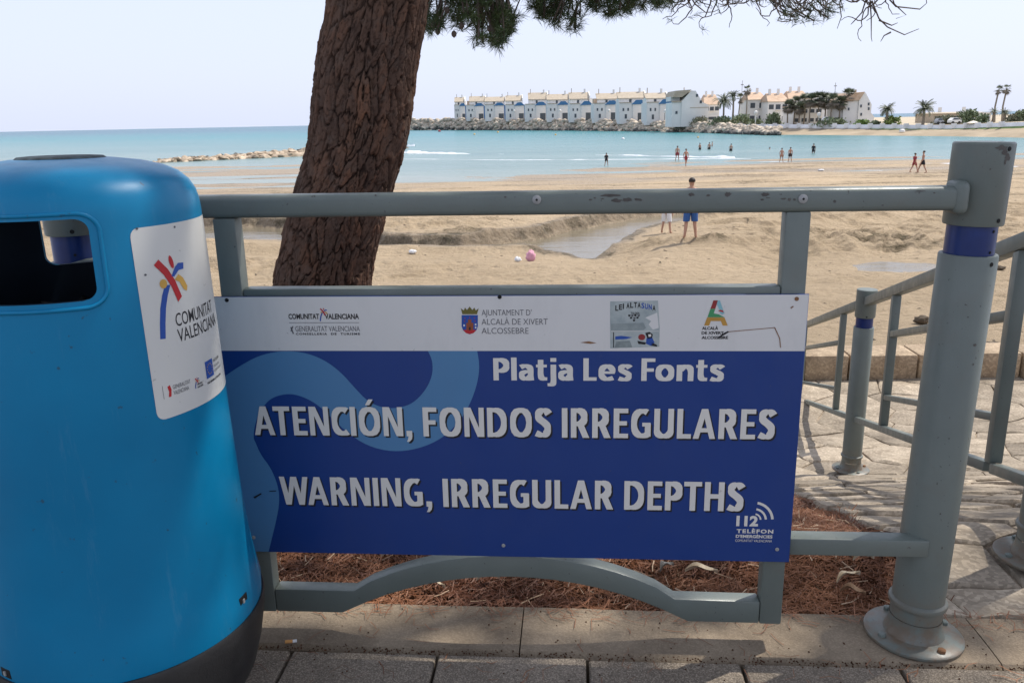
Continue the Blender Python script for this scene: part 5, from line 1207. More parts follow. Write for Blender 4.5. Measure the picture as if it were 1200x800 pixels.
palm(858, 111, 12, 'date', 'bushy palm between the date palm and the tall fan palm', wpx=18, nfr=44)
palm(873.5, 104, 10, 'fan', 'tallest palm of the left clump, beside the first terracotta villa', wpx=13)
palm(866, 113, 10, 'fan', 'short fan palm tucked under the tallest one of the left clump', wpx=13)
for k, (px, y, w_) in enumerate(((923, 120, 12), (930, 116, 12), (941, 113, 14), (949, 112, 14), (958, 111, 14), (966, 113, 14), (974, 113, 14), (983, 115, 14), (992, 107, 13), (936, 122, 11))):
    palm(px, y, 4+k % 3*3, 'fan2', ['leftmost low fan palm of the dense palm row in front of the villas', 'second fan palm of the dense row, counting from the left', 'fourth fan palm of the dense row, left of the middle', 'fifth fan palm of the dense row, left of the middle', 'middle fan palm of the dense row', 'fan palm just right of the middle of the dense row', 'fourth fan palm from the right end of the dense row', 'fan palm left of the tallest one in the dense row', 'tallest fan palm, at the right end of the dense row', 'lowest fan palm of the dense row, third from the left'][k], 'dense palm row before the villas', w_)
palm(1038, 125, 4, 'date', 'date palm standing right of the white gabled house', wpx=22, nfr=54)
palm(1081, 123, 2, 'date', 'lone date palm between the white house and the long low building', wpx=27, nfr=60)
palm(1165.5, 104, 16, 'fan', 'left one of the pair of tall slender palms at the right', wpx=12, nfr=40); palm(1174.5, 103, 17, 'fan', 'right one of the pair of tall slender palms at the right', wpx=13, nfr=40)
palm(1163, 129, 8, 'date', 'low palm below the tall pair, its left one', wpx=13, nfr=40); palm(1176, 129, 9, 'date', 'low palm below the tall pair, its right one', wpx=14, nfr=40)
def shrub(px, yb, w_, h_, label, dD=3, mat=M_SHRUB, n=260, name='shrub', cat='shrub'):
    dD += 8 if px > 862 else 0
    D = Dh(px)+dD; g = at(px, yb, D); s = D/F; V = []; Fs = []
    for i in range(n):
        u = random.uniform(-1, 1); v = random.random()**.7; 
        if u*u+v*v > 1.1: continue
        p = Vector((u*w_/2*s*(1+.15*sin(v*9)), random.uniform(-1, 1)*w_/3*s, v*h_*s)); a = Vector((random.gauss(0, 1), random.gauss(0, 1), random.gauss(0, 1))).normalized()*.75; b = Vector((random.gauss(0, 1), random.gauss(0, 1), random.gauss(0, 1))).normalized()*.75
        k = len(V); V += [tuple(p), tuple(p+a), tuple(p+b)]; Fs.append((k, k+1, k+2))
    t = empty(name, g, 0, label=label, category=cat); tag(MB().add(V, Fs).build('foliage', mat, t), kind='stuff')
    MB().tube([(0, 0, -.5), (0.05, 0, h_*s*.6)], [.12, .05], 5).build('trunk', M_PTRUNK, t)
M_SH2 = varied('grey_green_leaf', (.13, .14, .09), (.24, .24, .16), 1, .8, 0)
shrub(820, 146.5, 20, 8, 'grey-green bush at the foot of the big white gable', 0, M_SH2, 420)
shrub(846, 147, 26, 9, 'dark hedge below the date palms by the white gable', 2, n=500); shrub(868, 147.5, 22, 12, 'dense hedge below the tallest palm of the left clump', 2, n=500)
shrub(906, 147, 16, 13, 'round dark green tree in front of the second terracotta villa', 3, n=520, name='small_tree', cat='tree'); shrub(886, 147.5, 16, 7, 'low hedge in front of the first terracotta villa', 3, n=260)
shrub(975, 147.5, 34, 8, 'dark undergrowth below the dense palm row', 2, n=500); shrub(1010, 147.3, 16, 5.5, 'bright green bush below the white gabled house', 2, varied('bright_leaf', (.09, .16, .03), (.17, .26, .06), 1, .7, 0), 300)
shrub(1026, 147.3, 12, 4, 'low clipped hedge just right of the bright green bush', 2, n=220); shrub(1045, 147.3, 18, 9, 'yellow-green bush beside the date palm right of the white house', 5, M_GRASS, 300)
shrub(1107, 146.5, 22, 9, 'pale green tree at the left end of the long low building', 8, M_SH2, 520, 'small_tree', 'tree'); shrub(1133, 146, 24, 15, 'tallest leafy tree in front of the long low building', 8, M_SHRUB, 620, 'small_tree', 'tree'); shrub(1150, 146, 12, 10, 'small dark tree right of the tallest one', 6, M_SHRUB, 300, 'small_tree', 'tree')
shrub(1187, 144, 14, 8, 'bush right of the tall palm pair', 10, M_SH2, 300); shrub(1198, 143, 14, 12, 'tree cut by the right edge of the view', 12, M_SHRUB, 360, 'small_tree', 'tree')
# lamp posts with white globes
for px, yt, lb in ((555, 131, 'globe lamp on the breakwater, farthest left'), (603, 131, 'globe lamp on the breakwater, second from the left'), (656.5, 131, 'globe lamp on the breakwater, third from the left'), (713.5, 131, 'globe lamp in front of the eighth row house'), (779.5, 131.5, 'globe lamp just left of the white gable house'), (885, 134, 'globe lamp in front of the first terracotta villa'), (959, 136, 'globe lamp among the dense palms')):
    D = Dh(px)+(9 if px > 862 else -3); s = D/F; g = at(px, land_y(px)+.4, D); H = (land_y(px)-yt)*s
    t = empty('street_lamp', g, 0, label='white '+lb, category='street lamp', group='white globe lamps on the far promenade')
    MB().tube([(0, 0, -.6), (0, 0, H-.3)], .13, 6).build('pole', M_PROM, t); MB().lathe([(.001, H-.5), (.5, H-.15), (.62, H+.25), (.5, H+.7), (.001, H+.95)], 8, cap=False).build('globe', M_HWHITE, t, True)
for px, yt, yb, lb in ((868.5, 97, 118, 'thin radio mast behind the tallest palm of the left clump'), (977.5, 99, 113, 'thin radio mast behind the dense palm row')):
    D = Dh(px)+60; s = D/F; t = empty('radio_mast', at(px, yb+8, D), 0, label=lb, category='mast'); H = (yb+8-yt)*s
    MB().tube([(0, 0, 0), (0, 0, H)], .10, 5).build('pole', M_STEEL, t); MB().box(-.5, .5, -.05, .05, H*.82, H*.86).build('antenna', M_STEEL, t)
# vehicles, parasols and boats of the far shore
def parked(px, yb, wpx, mat, label):
    D = Dh(px)+9; s = D/F; g = at(px, yb, D); L_ = wpx*s/2; t = empty('parked_car', g, random.uniform(-.1, .1), label=label, category='car')
    MB().prism([(-L_, .35), (L_, .35), (L_, .85), (L_*.62, .95), (L_*.35, 1.4), (-L_*.5, 1.42), (-L_*.85, .98), (-L_, .9)], -.85, .85).build('body', mat, t, bevel=.05)
    MB().prism([(-L_*.72, .98), (L_*.52, .98), (L_*.32, 1.33), (-L_*.48, 1.35)], -.87, .87).build('window', M_DARKW, t)
    for x in (-L_*.6, L_*.6):
        wv = MB().lathe([(.001, -.1), (.33, -.1), (.33, .1), (.001, .1)], 12, cap=False).build('wheel', M_BLACKP, t); wv.rotation_euler = (pi/2, 0, 0); wv.location = (x, -.8, .33)
parked(1118, 145.6, 12, M_HWHITE, 'white car parked before the long low building'); parked(968, 143.6, 9, M_HWHITE, 'white van-like car glimpsed between the dense palms'); parked(1100, 146.0, 8, flat('silver', (.35, .36, .38)), 'silver car parked left of the white one at the right shore')
D = Dh(1140)+8; s = D/F; t = empty('beach_parasol', at(1140, 147, D), 0, label='wide cream parasol in front of the long low building', category='parasol')
MB().tube([(0, 0, 0), (0, 0, 5*s)], .05, 6).build('pole', M_STEEL, t); MB().lathe([(.001, 5.2*s), (3*s, 4.4*s), (7*s, 2.6*s), (6.8*s, 2.4*s), (.001, 4.9*s)], 8, cap=False).build('canopy', varied('cream_cloth', (.62, .55, .45), (.75, .68, .58), 2, .8, 0), t)
def boat(px, py, wpx, label, mat):
    D = Dh(px)-1; s = D/F; g = at(px, py, D); L_ = wpx*s/2; V = []; n = 9
    for i in range(n):
        t_ = i/(n-1)*2-1; w_ = .75*(1-abs(t_)**2.4)+.02
        for (y, z) in ((-w_, 0), (-w_*.8, .45), (0, .62), (w_*.8, .45), (w_, 0)): V.append((t_*L_, y, z*(1-.35*abs(t_)**3)))
    t = empty('upturned_boat', g, .15, label=label, category='boat'); MB().add(V, [(i*5+j, i*5+j+1, i*5+j+6, i*5+j+5) for i in range(n-1) for j in range(4)]).build('hull', mat, t, True)
    MB().box(-L_*.8, L_*.8, -.04, .04, .60, .68).build('keel', M_STEEL, t)
boat(1057, 154.5, 7, 'small white boat lying upturned on the far sand', M_HWHITE); boat(904, 157.5, 5, 'tiny white boat at the water edge below the breakwater root', M_HWHITE)
# buoys
for px, py, c_, lb in ((515, 154.5, M_CRED, 'red buoy off the tip of the breakwater'), (556, 158, M_YEL, 'yellow buoy farthest left, in front of the breakwater'), (583.5, 155.5, M_YEL, 'yellow buoy near the fourth row house'), (651, 158.5, M_YEL, 'yellow buoy in the middle, below the sixth row house'), (730, 163.5, M_CWHITE, 'white buoy nearest to the bathers'), (818, 161.5, M_YEL, 'yellow buoy right of the white one')):
    p = uz(px, py, SEA); k = p.y/F; r = 1.6*k if c_ is M_CRED else 1.25*k
    if lb.startswith('white'): r = 2*k
    t = empty('buoy', p, 0, label=lb, category='buoy', group='mooring buoys in the bay')
    MB().lathe([(.001, -r*.5), (r*.8, -r*.2), (r, .3*r), (r*.7, .9*r), (r*.2, 1.2*r), (.001, 1.25*r)], 10, cap=False).build('float', c_, t, True); MB().tube([(0, 0, 1.2*r), (0, 0, 1.8*r)], r*.12, 5).build('mooring_ring', M_STEEL, t)

# ================================================================== PEOPLE
def person(P, face, H, label, pose='stand', shorts=M_CBLACK, top=None, hair=M_HAIR, lean=0, seed=0, long_shorts=False):
    """one continuous skinned body; face = heading angle (0 looks to +Y)"""
    r_ = random.Random(seed); k = H/1.72
    st_ = {'stand': (.0, .0, .10), 'walk': (.30, -.26, .05), 'apart': (.03, -.03, .075), 'wade': (.10, -.08, .10)}[pose]
    J = {}
    def a(n, x, y, z, r, par): J[n] = (Vector((x, y, z)), r, par)
    a('pelvis', 0, 0, .93, .125, None); a('waist', 0, .005, 1.08, .115, 'pelvis'); a('chest', 0, 0, 1.28, .14, 'waist'); a('neck0', 0, -.01, 1.42, .075, 'chest'); a('neck', 0, .0, 1.49, .05, 'neck0')
    a('head0', 0, .01, 1.545, .072, 'neck'); a('head', 0, .015, 1.62, .09, 'head0'); a('head2', 0, .005, 1.685, .068, 'head')
    for s, f in ((1, st_[0]), (-1, st_[1])):
        q = 'R' if s > 0 else 'L'; w_ = st_[2]
        a('hip'+q, s*.09, 0, .87, .098, 'pelvis'); a('knee'+q, s*(.09+w_*.4), f*.55+.03, .49, .058, 'hip'+q); a('calf'+q, s*(.09+w_*.6), f*.75, .33, .054, 'knee'+q); a('ank'+q, s*(.09+w_), f-.02-.04*(f < 0), .075, .034, 'calf'+q)
        a('heel'+q, s*(.09+w_), f-.05, .03, .032, 'ank'+q); a('toe'+q, s*(.10+w_), f+.16, .025, .03, 'ank'+q)
        sw = -f*.6 if pose == 'walk' else r_.uniform(-.02, .10)
        a('sh'+q, s*.175, -.01, 1.385, .058, 'neck0'); a('elb'+q, s*(.235+r_.uniform(0, .03)), sw*.4-.02, 1.11, .040, 'sh'+q); a('wri'+q, s*(.25-r_.uniform(0, .06)), sw+.05, .875, .027, 'elb'+q)
        a('palm'+q, s*.245, sw+.07, .80, .030, 'wri'+q)
        for fi, (dx, l2) in enumerate(((-.024, .075), (-.008, .09), (.008, .085), (.024, .065))): a('f%d' % fi+q, s*(.24-.004*fi), sw+.07+dx, .80-l2-.02, .0085, 'palm'+q)
        a('th'+q, s*.22, sw+.115, .765, .010, 'palm'+q)
    names = list(J); me = bpy.data.meshes.new('body'); me.from_pydata([J[n][0]*k for n in names], [(names.index(n), names.index(J[n][2])) for n in names if J[n][2]], [])
    o = bpy.data.objects.new('body', me); col.objects.link(o); sk = o.modifiers.new('s', 'SKIN'); o.modifiers.new('u', 'SUBSURF').levels = 1
    sk.use_smooth_shade = True
    for i, n in enumerate(names): me.skin_vertices[0].data[i].radius = (J[n][1]*k*(1.12 if n in ('chest', 'waist', 'pelvis') else 1), J[n][1]*k*(.78 if n in ('chest', 'waist', 'pelvis') else 1)); me.skin_vertices[0].data[i].use_root = (n == 'pelvis')
    bpy.context.view_layer.update(); m2 = bpy.data.meshes.new_from_object(o.evaluated_get(bpy.context.evaluated_depsgraph_get())); bpy.data.objects.remove(o)
    t = empty('person', P, -face, label=label, category='person'); t.rotation_euler = (lean, 0, -face)
    link('body', m2, M_SKIN, t, True)
    V = J
    def ring(c_, rx, ry, n=14): return [(c_.x+rx*cos(2*pi*i/n), c_.y+ry*sin(2*pi*i/n), c_.z) for i in range(n)]
    def loft(name, rings, mat):
        V_ = []; n = len(rings[0]); 
        for r in rings: V_ += [tuple(x*k for x in p) for p in r]
        Fs_ = [(j*n+i, j*n+(i+1) % n, (j+1)*n+(i+1) % n, (j+1)*n+i) for j in range(len(rings)-1) for i in range(n)]
        return MB().add(V_, Fs_).build(name, mat, t, True)
    if shorts:
        low = .50 if long_shorts else .66
        rs = [ring(Vector((0, 0, 1.02)), .148, .112), ring(Vector((0, 0, .93)), .172, .132), ring(Vector((0, 0, .86)), .185, .138)]
        loft('shorts', rs, shorts)
        for s, q in ((1, 'R'), (-1, 'L')):
            kn = J['knee'+q][0]; hp = J['hip'+q][0]; tt_ = (.87-low)/(.87-.49); c_ = hp.lerp(kn, tt_); loft('shorts_leg', [ring(hp+Vector((0, 0, .02)), .105, .128, 10), ring(hp.lerp(kn, tt_*.5), .103, .115, 10), ring(c_, .098, .102, 10)], shorts)
    if top:
        loft('shirt', [ring(Vector((0, 0, z)), rx, ry) for z, rx, ry in ((.98, .165, .125), (1.1, .150, .112), (1.28, .178, .128), (1.38, .185, .105), (1.44, .11, .08))], top)
        for s, q in ((1, 'R'), (-1, 'L')): sh = J['sh'+q][0]; el = J['elb'+q][0]; loft('sleeve', [ring(sh+Vector((0, 0, .045)), .05, .06, 10), ring(sh.lerp(el, .3), .068, .068, 10), ring(sh.lerp(el, .7), .062, .062, 10)], top)
    if hair:
        c_ = Vector((0, -.008, 1.655)); rgs = []
        for j in range(6):
            a_ = -.35+j*(pi/2+.35)/5; rgs.append([((.098*cos(a_)+.0)*cos(2*pi*i/12), c_.y+(.105*cos(a_))*sin(2*pi*i/12)-.012, c_.z+.095*sin(a_)-(.02 if False else 0)) for i in range(12)])
        loft('hair', rgs, hair)
    # simple face: nose and ears
    MB().add([(0.012*k, .095*k, 1.60*k), (-.012*k, .095*k, 1.60*k), (0, .095*k, 1.645*k), (0, .122*k, 1.607*k)], [(0, 1, 3), (1, 2, 3), (2, 0, 3)]).build('nose', M_SKIN, t)
    return t
B = uz(809, 281, -2.5); zb_ = -2.5
def ground_at(x, y):
    z, _, _ = beach_h(np.array([[x]]), np.array([[y]])); return float(z[0, 0])
def stand(px, py, zg, **k):
    for _ in range(12):
        p = uz(px, py, zg); zn = ground_at(p.x, p.y); zg = .5*zg+.5*zn
    p = uz(px, py, zg); return p
p = stand(808.5, 279.5, -2.4); person(p, .12, (280-209.5)*p.y/F*1.0/1.0*.985, 'boy seen from behind in blue swim trunks and white shirt by the stream', 'apart', M_SWBLUE, M_CWHITE, seed=2, long_shorts=True)
p = stand(780.5, 273.5, -2.4); person(p, .5, 1.2, 'smaller person in loose white shorts left of the boy, head hidden by the rail', 'stand', M_CWHITE, M_CWHITE, seed=5, long_shorts=True)
def bather(px, yf, yt, label, face=0, pose='stand', shorts=M_CBLACK, top=None, sink=0., seed=1):
    zg = SEA-sink
    q = uz(px, yf, SEA); 
    if sink == 0:
        zt = max(ground_at(q.x, q.y), SEA-.25); q.z = zt
    H = (yf-yt)*q.y/F+(SEA-q.z if sink == 0 else sink); q.z = SEA-sink if sink else q.z
    person(q, face, H, label, pose, shorts, top, seed=seed)
bather(710.5, 194.5, 180, 'child in a dark wetsuit alone at the water edge left of the others', .4, 'walk', M_CBLACK, M_CBLACK, seed=11)
bather(793.5, 188.5, 172, 'bather with bare back wading left of the one in pink swimwear', .3, 'wade', M_CRED, seed=12)
bather(803.5, 195.5, 175.5, 'bather walking out of the shallow water, right one of the pair', 2.9, 'walk', M_CRED, seed=13)
bather(820, 175.5, 168, 'swimmer up to the chest, left of the two close together', 1., 'stand', M_CBLACK, sink=.75, seed=14)
bather(831, 175, 167.5, 'swimmer up to the chest, left one of the two close together', 0, 'stand', M_CBLACK, sink=.75, seed=15)
bather(834.5, 171.5, 166.5, 'swimmer just behind, right one of the two close together', 2, 'stand', M_CBLACK, sink=.9, seed=16)
bather(856.5, 177, 169, 'swimmer with bare back standing alone in waist-deep water', 0, 'stand', M_CBLACK, sink=.7, seed=17)
bather(915.5, 190.5, 174.5, 'slim bather in skin-coloured swimwear left of the man in black trunks', .5, 'wade', M_SKIN, seed=18)
bather(925.5, 190.5, 173.5, 'man in black trunks standing in the shallows', .2, 'wade', M_CBLACK, seed=19)
bather(953, 179.5, 169, 'person in black shirt wading further out to sea', .7, 'wade', M_CBLACK, M_CBLACK, sink=.5, seed=20)
bather(902, 175, 172.7, 'only the head of a swimmer far out between the groups', 0, 'stand', M_CBLACK, sink=1.45, seed=21)
bather(1070.5, 203.5, 180.5, 'walker in maroon swimwear on the wet sand, left of the two strolling together', 1.4, 'walk', M_CRED, M_CRED, seed=22)
bather(1080, 204.5, 178, 'walker in dark trunks on the wet sand, right of the two strolling together', -1.4, 'walk', M_CBLACK, seed=23)

# ---- things lying on the sand
def cloth_heap(px, py, w_, h_, mat, label, name, cat, seed=0, zg=-2.35):
    p = stand(px, py, zg); bm = bmesh.new(); bmesh.ops.create_icosphere(bm, subdivisions=3, radius=.5)
    for v in bm.verts:
        f_ = 1+.35*mn.noise(v.co*4+Vector((seed, 0, 0)))+.15*mn.noise(v.co*11+Vector((seed, 3, 0))); v.co = Vector((v.co.x*w_*f_, v.co.y*w_*.6*f_, (v.co.z+.42)*h_*f_))
    me = bpy.data.meshes.new(name); bm.to_mesh(me); bm.free(); o = link(name, me, mat, None, True); o.location = p; return tag(o, label, cat)
cloth_heap(621.5, 306, .24, .27, M_PINK, 'crumpled pink beach bag at the edge of the stream', 'beach_bag', 'bag', 3)
cloth_heap(607, 306.5, .16, .12, M_CWHITE, 'small white shoe-like bundle beside the pink bag', 'bundle', 'bundle', 5)
cloth_heap(483.5, 297, .19, .11, M_CWHITE, 'white bag lying by the stream right of the trunk', 'plastic_bag', 'bag', 7)
cloth_heap(494, 294.5, .26, .12, varied('cream_bag', (.55, .47, .32), (.7, .62, .46), 8, .8, .2), 'cream bag next to the white one by the stream', 'plastic_bag', 'bag', 9)
cloth_heap(962, 200.5, .55, .18, M_CWHITE, 'white towel on the flat sand by the right-hand bathers', 'towel', 'towel', 10, -3.6)
M_WOOD = varied('dark_driftwood', (.05, .038, .025), (.12, .09, .06), 20, .9, .5, 30)
cloth_heap(1080, 379, .22, .12, M_WOOD, 'dark clump of driftwood between railing and big post', 'driftwood', 'driftwood', 12, -1.9)
cloth_heap(1163, 405.5, .20, .05, M_WOOD, 'flat dark driftwood right of the big post', 'driftwood', 'driftwood', 14, -1.6)
cloth_heap(1170, 316, .30, .10, M_WOOD, 'dark weed clump on the sand right of the blue band', 'seaweed_clump', 'seaweed', 15, -2.2)

# ================================================================== PINE TREE
TD = 3.0
pine = empty('pine_tree', (0, 0, 0), label='big leaning pine with cracked red-brown bark and hanging branches', category='tree')
tp = []
for (l, r, y) in ((306, 447, 430), (313, 440, 370), (317, 429.5, 336), (335, 449, 255), (344, 459, 221), (362, 476, 170), (370, 488, 85), (385, 503.5, 0), (402, 521, -90), (424, 545, -190)):
    c_ = at((l+r)/2, y, TD); tp.append((c_, (at(r, y, TD)-at(l, y, TD)).x/2*.975))
tp.sort(key=lambda q: q[0].z)
z_min = tp[0][0].z
base = tp[0][0]+(tp[0][0]-tp[2][0])*((tp[0][0].z+.35)/(tp[2][0].z-tp[0][0].z)); tp = [(Vector((base.x+.02, base.y, -.35)), .27), (Vector((base.x*.6+tp[0][0].x*.4, TD, tp[0][0].z*.4-.2)), .215)]+tp
top_p, top_r = tp[-1]
for k_, (dx, dy, dz, r) in enumerate(((.22, .03, .7, .165), (.45, .0, 1.3, .15), (.75, -.12, 2.0, .125), (1.05, -.3, 2.7, .09), (1.3, -.45, 3.3, .05))): tp.append((top_p+Vector((dx, dy, dz)), r))
def interp_path(tp, z):
    for (a, ra), (b, rb) in zip(tp[:-1], tp[1:]):
        if a.z <= z <= b.z: t = (z-a.z)/(b.z-a.z); return a.lerp(b, t), ra+(rb-ra)*t
    return tp[-1]
NA, NZ = 420, 760
za = np.linspace(-.33, 2.35, NZ); C_ = np.array([interp_path(tp, z)[0] for z in za]); Rr = np.array([interp_path(tp, z)[1] for z in za])
for _ in range(260): C_[1:-1] = (C_[:-2]+C_[1:-1]*2+C_[2:])/4; Rr[1:-1] = (Rr[:-2]+2*Rr[1:-1]+Rr[2:])/4
aa = np.linspace(0, 2*pi, NA, endpoint=False)
AA, ZZ = np.meshgrid(aa, za)
# bark plates: cellular pattern, elongated upward, warped
def cells(u, v, per, seed):
    ui = np.floor(u); vi = np.floor(v); f1 = np.full(u.shape, 9.); f2 = np.full(u.shape, 9.); idv = np.zeros(u.shape)
    for du in (-1, 0, 1):
        for dv in (-1, 0, 1):
            cu = ui+du; cv = vi+dv; cm = np.mod(cu, per); h1 = _perm[(cm.astype(int)*7+seed) & 255, (cv.astype(int)*13+seed*3) & 255]; h2 = _perm[(cm.astype(int)*11+seed+90) & 255, (cv.astype(int)*5+seed) & 255]
            d = (u-cu-h1)**2+(v-cv-h2)**2; nw = d < f1; f2 = np.where(nw, f1, np.minimum(f2, d)); idv = np.where(nw, _perm[(cm.astype(int)*3+9) & 255, (cv.astype(int)*17+3) & 255], idv); f1 = np.where(nw, d, f1)
    return np.sqrt(f1), np.sqrt(f2), idv
wu = 1.3*(fbm(AA*4/1.0, ZZ*6, 4, 81)-.5)+.5*(fbm(np.cos(AA)*14+40, ZZ*22+np.sin(AA)*14, 3, 83)-.5); wv = 1.1*(fbm(np.cos(AA)*6+20, ZZ*8+np.sin(AA)*6, 4, 85)-.5)
blend = np.minimum(AA, 2*pi-AA); wu = wu*sm(blend, 0, .5)
n1 = 30; f1, f2, id1 = cells(AA/(2*pi)*n1+wu*1.0, ZZ*8.5+wv*1.2, n1, 5); e1 = f2-f1
n2 = 74; g1, g2, id2 = cells(AA/(2*pi)*n2+wu*2.5, ZZ*30+wv*3.2, n2, 9); e2 = g2-g1
hgt = .012*sm(e1, .0, .13)+.0035*sm(e2, 0, .12)+.006*(id1-.5)*sm(e1, .0, .2)+.0055*(id2-.5)*sm(e2, 0, .08)+.008*(fbm(AA*12, ZZ*30, 4, 87)-.5)
crack = .62*np.clip(1-sm(e1, .01, .11), 0, 1)+.45*np.clip(1-sm(e2, .01, .10), 0, 1)
RR2 = Rr[:, None]-.012+hgt+.008*np.sin(AA*3+ZZ*2)
V = np.stack([C_[:, 0][:, None]+RR2*np.cos(AA), C_[:, 1][:, None]+RR2*np.sin(AA), ZZ], -1).reshape(-1, 3)
i = np.arange((NZ-1)*NA); r_i = i//NA; c_i = i % NA; n_i = (c_i+1) % NA
Fq = np.stack([r_i*NA+c_i, r_i*NA+n_i, (r_i+1)*NA+n_i, (r_i+1)*NA+c_i], 1)
np_mesh('trunk', V, Fq, M_BARK, pine, True, attrs=dict(crack=np.clip(crack, 0, 1).ravel(), plate=(.6*id1+.4*id2).ravel()))
up_pts = [(p, r) for p, r in tp if p.z > 2.25]
MB().tube([interp_path(tp, 2.3)[0]]+[p for p, r in up_pts if p.z > 2.4], [interp_path(tp, 2.3)[1]*.97]+[r for p, r in up_pts if p.z > 2.4], 16).build('upper_trunk', M_BARK, pine, True)
# limbs
random.seed(9)
tips = []
def limb(p0, p1, r0, sag=.0, wig=.12, n=9, r1=.012, name='branch', mat=M_BARK):
    P = []; p0 = Vector(p0); p1 = Vector(p1); L_ = (p1-p0).length; off = Vector((random.random()*30, 0, 0))
    for i in range(n+1):
        t = i/n; p = p0.lerp(p1, t)+Vector((mn.noise(off+Vector((t*3, 0, 0))), mn.noise(off+Vector((0, t*3, 5))), mn.noise(off+Vector((0, 9, t*3)))))*wig*L_*sin(t*pi)**.5*.6; p.z += sag*sin(t*pi); P.append(p)
    MB().tube(P, [r0+(r1-r0)*(i/n)**.8 for i in range(n+1)], 7).build(name, mat, pine, True); return P
CC = Vector((1.05, 2.0, 5.4))              # crown centre over and to the right of the fence
def crown_pt():
    while True:
        v = Vector((random.uniform(-1, 1), random.uniform(-1, 1), random.uniform(-.55, 1)))
        if .35 < v.length < 1: return CC+Vector((v.x*5.6, v.y*4.9, v.z*1.9))
limbs = []
top_t = tp[-1][0]; 
for k in range(16):
    st_p = interp_path(tp, random.uniform(2.7, 5.2))[0]; a = 2*pi*k/16+random.uniform(-.2, .2); e = CC+Vector((cos(a)*random.uniform(2.8, 4.8), sin(a)*random.uniform(2.4, 4.3), random.uniform(-.6, 1.0)))
    limbs.append(limb(st_p, e, .06, .25))
# ---- needle tufts
def tufts(name, pts, dirs, nn, ln, wd, mat, spread=1.1):
    pts = np.array(pts); dirs = np.array(dirs); T_ = len(pts); N_ = T_*nn
    P = np.repeat(pts, nn, 0); Dd = np.repeat(dirs, nn, 0); rv = rng.normal(0, 1, (N_, 3)); rv /= np.linalg.norm(rv, axis=1)[:, None]
    d = Dd*(1/spread)*.8+rv*.85; d /= np.linalg.norm(d, axis=1)[:, None]; back = rng.uniform(-.05, .05, (N_, 1)); P = P+Dd*back
    sd_ = np.cross(d, rng.normal(0, 1, (N_, 3))); sd_ /= np.linalg.norm(sd_, axis=1)[:, None]; L_ = rng.uniform(*ln, N_)[:, None]
    W_ = wd/2; mid = P+d*L_*.55; tip = P+d*L_; tip[:, 2] -= L_[:, 0]*.10
    V = np.stack([P-sd_*W_, P+sd_*W_, mid+sd_*W_*.9, tip, mid-sd_*W_*.9], 1).reshape(-1, 3); b = np.arange(N_)*5
    Fq = np.concatenate([np.stack([b, b+1, b+2, b+4], 1)]); me_f = Fq
    # quads for the shank, then a triangle for the tip written as a degenerate-free quad pair
    me = bpy.data.meshes.new(name); T3 = np.stack([b+4, b+2, b+3], 1)
    loops = np.concatenate([Fq.ravel(), T3.ravel()]).astype(np.int32); starts = np.concatenate([np.arange(0, Fq.size, 4), Fq.size+np.arange(0, T3.size, 3)]).astype(np.int32)
    me.vertices.add(len(V)); me.vertices.foreach_set('co', V.astype(np.float32).ravel()); me.loops.add(len(loops)); me.loops.foreach_set('vertex_index', loops); me.polygons.add(len(starts)); me.polygons.foreach_set('loop_start', starts); me.update(calc_edges=True)
    return tag(link(name, me, mat, pine), kind='stuff')
# crown above the view: shades the fence
pts, dirs = [], []
random.seed(33)
clumps = [crown_pt() for _ in range(205)]
for c_ in clumps:
    rad = random.uniform(.45, .85)
    for _ in range(34):
        v = Vector((random.gauss(0, 1), random.gauss(0, 1), random.gauss(0, .6))).normalized()*rad*random.random()**.4; pts.append(tuple(c_+v)); q = (v+Vector((0, 0, .3))).normalized(); dirs.append(tuple(q))
tufts('crown', pts, dirs, 18, (.11, .17), .012, M_NEEDLE)
# hanging branches in view
def low(px): return float(np.interp(px, [488, 497, 510, 530, 545, 560, 580, 592, 604, 614, 622, 640, 652, 664, 672, 684, 700, 740, 772, 790, 800], [34, 38, 42, 42, 50, 54, 52, 50, 32, 14, 14, 26, 32, 26, 40, 22, 20, 14, 11, 2, -8]))
pts, dirs = [], []; random.seed(4)
twigs = []
def hang(px, py, D): return at(px, py, D)
roots = [hang(540, -150, 5.2), hang(690, -140, 5.4), hang(820, -120, 5.6)]
trunk_up = interp_path(tp, 3.1)[0]
for rt in roots: limb(trunk_up, rt, .045, .3, .1, 9, .02)
limb(roots[1], hang(960, -60, 5.7), .022, .05, .1, 9, .008); 
nt_ = 0
while nt_ < 1500:
    px = random.uniform(488, 800); py = random.uniform(-95, 60); l = low(px)
    if py > l: continue
    gap = fbm(np.array(px*.045), np.array(py*.045), 3, 91)
    if gap < (.37 if px < 606 else .33) and py > -5 and px < 730: continue
    if 603 < px < 622 and py > -4: continue
    D = random.uniform(4.9, 5.9) if px < 610 else random.uniform(5.2, 6.2)
    p = hang(px, py, D); q = Vector((random.gauss(0, .6), random.gauss(0, .6), random.uniform(-.3, .8))).normalized(); pts.append(tuple(p)); dirs.append(tuple(q)); nt_ += 1
    if nt_ % 2 == 0:
        rt = min(roots, key=lambda r: (r-p).length); mid = p.lerp(rt, .25)+Vector((random.uniform(-.1, .1), random.uniform(-.1, .1), random.uniform(-.03, .12))); twigs.append([tuple(p), tuple(p.lerp(mid, .5)+Vector((random.uniform(-.03, .03), 0, .03))), tuple(mid), tuple(mid.lerp(rt, .4))])
tufts('hanging_needles', pts, dirs, 42, (.045, .085), .0030, M_NEEDLE, .9)
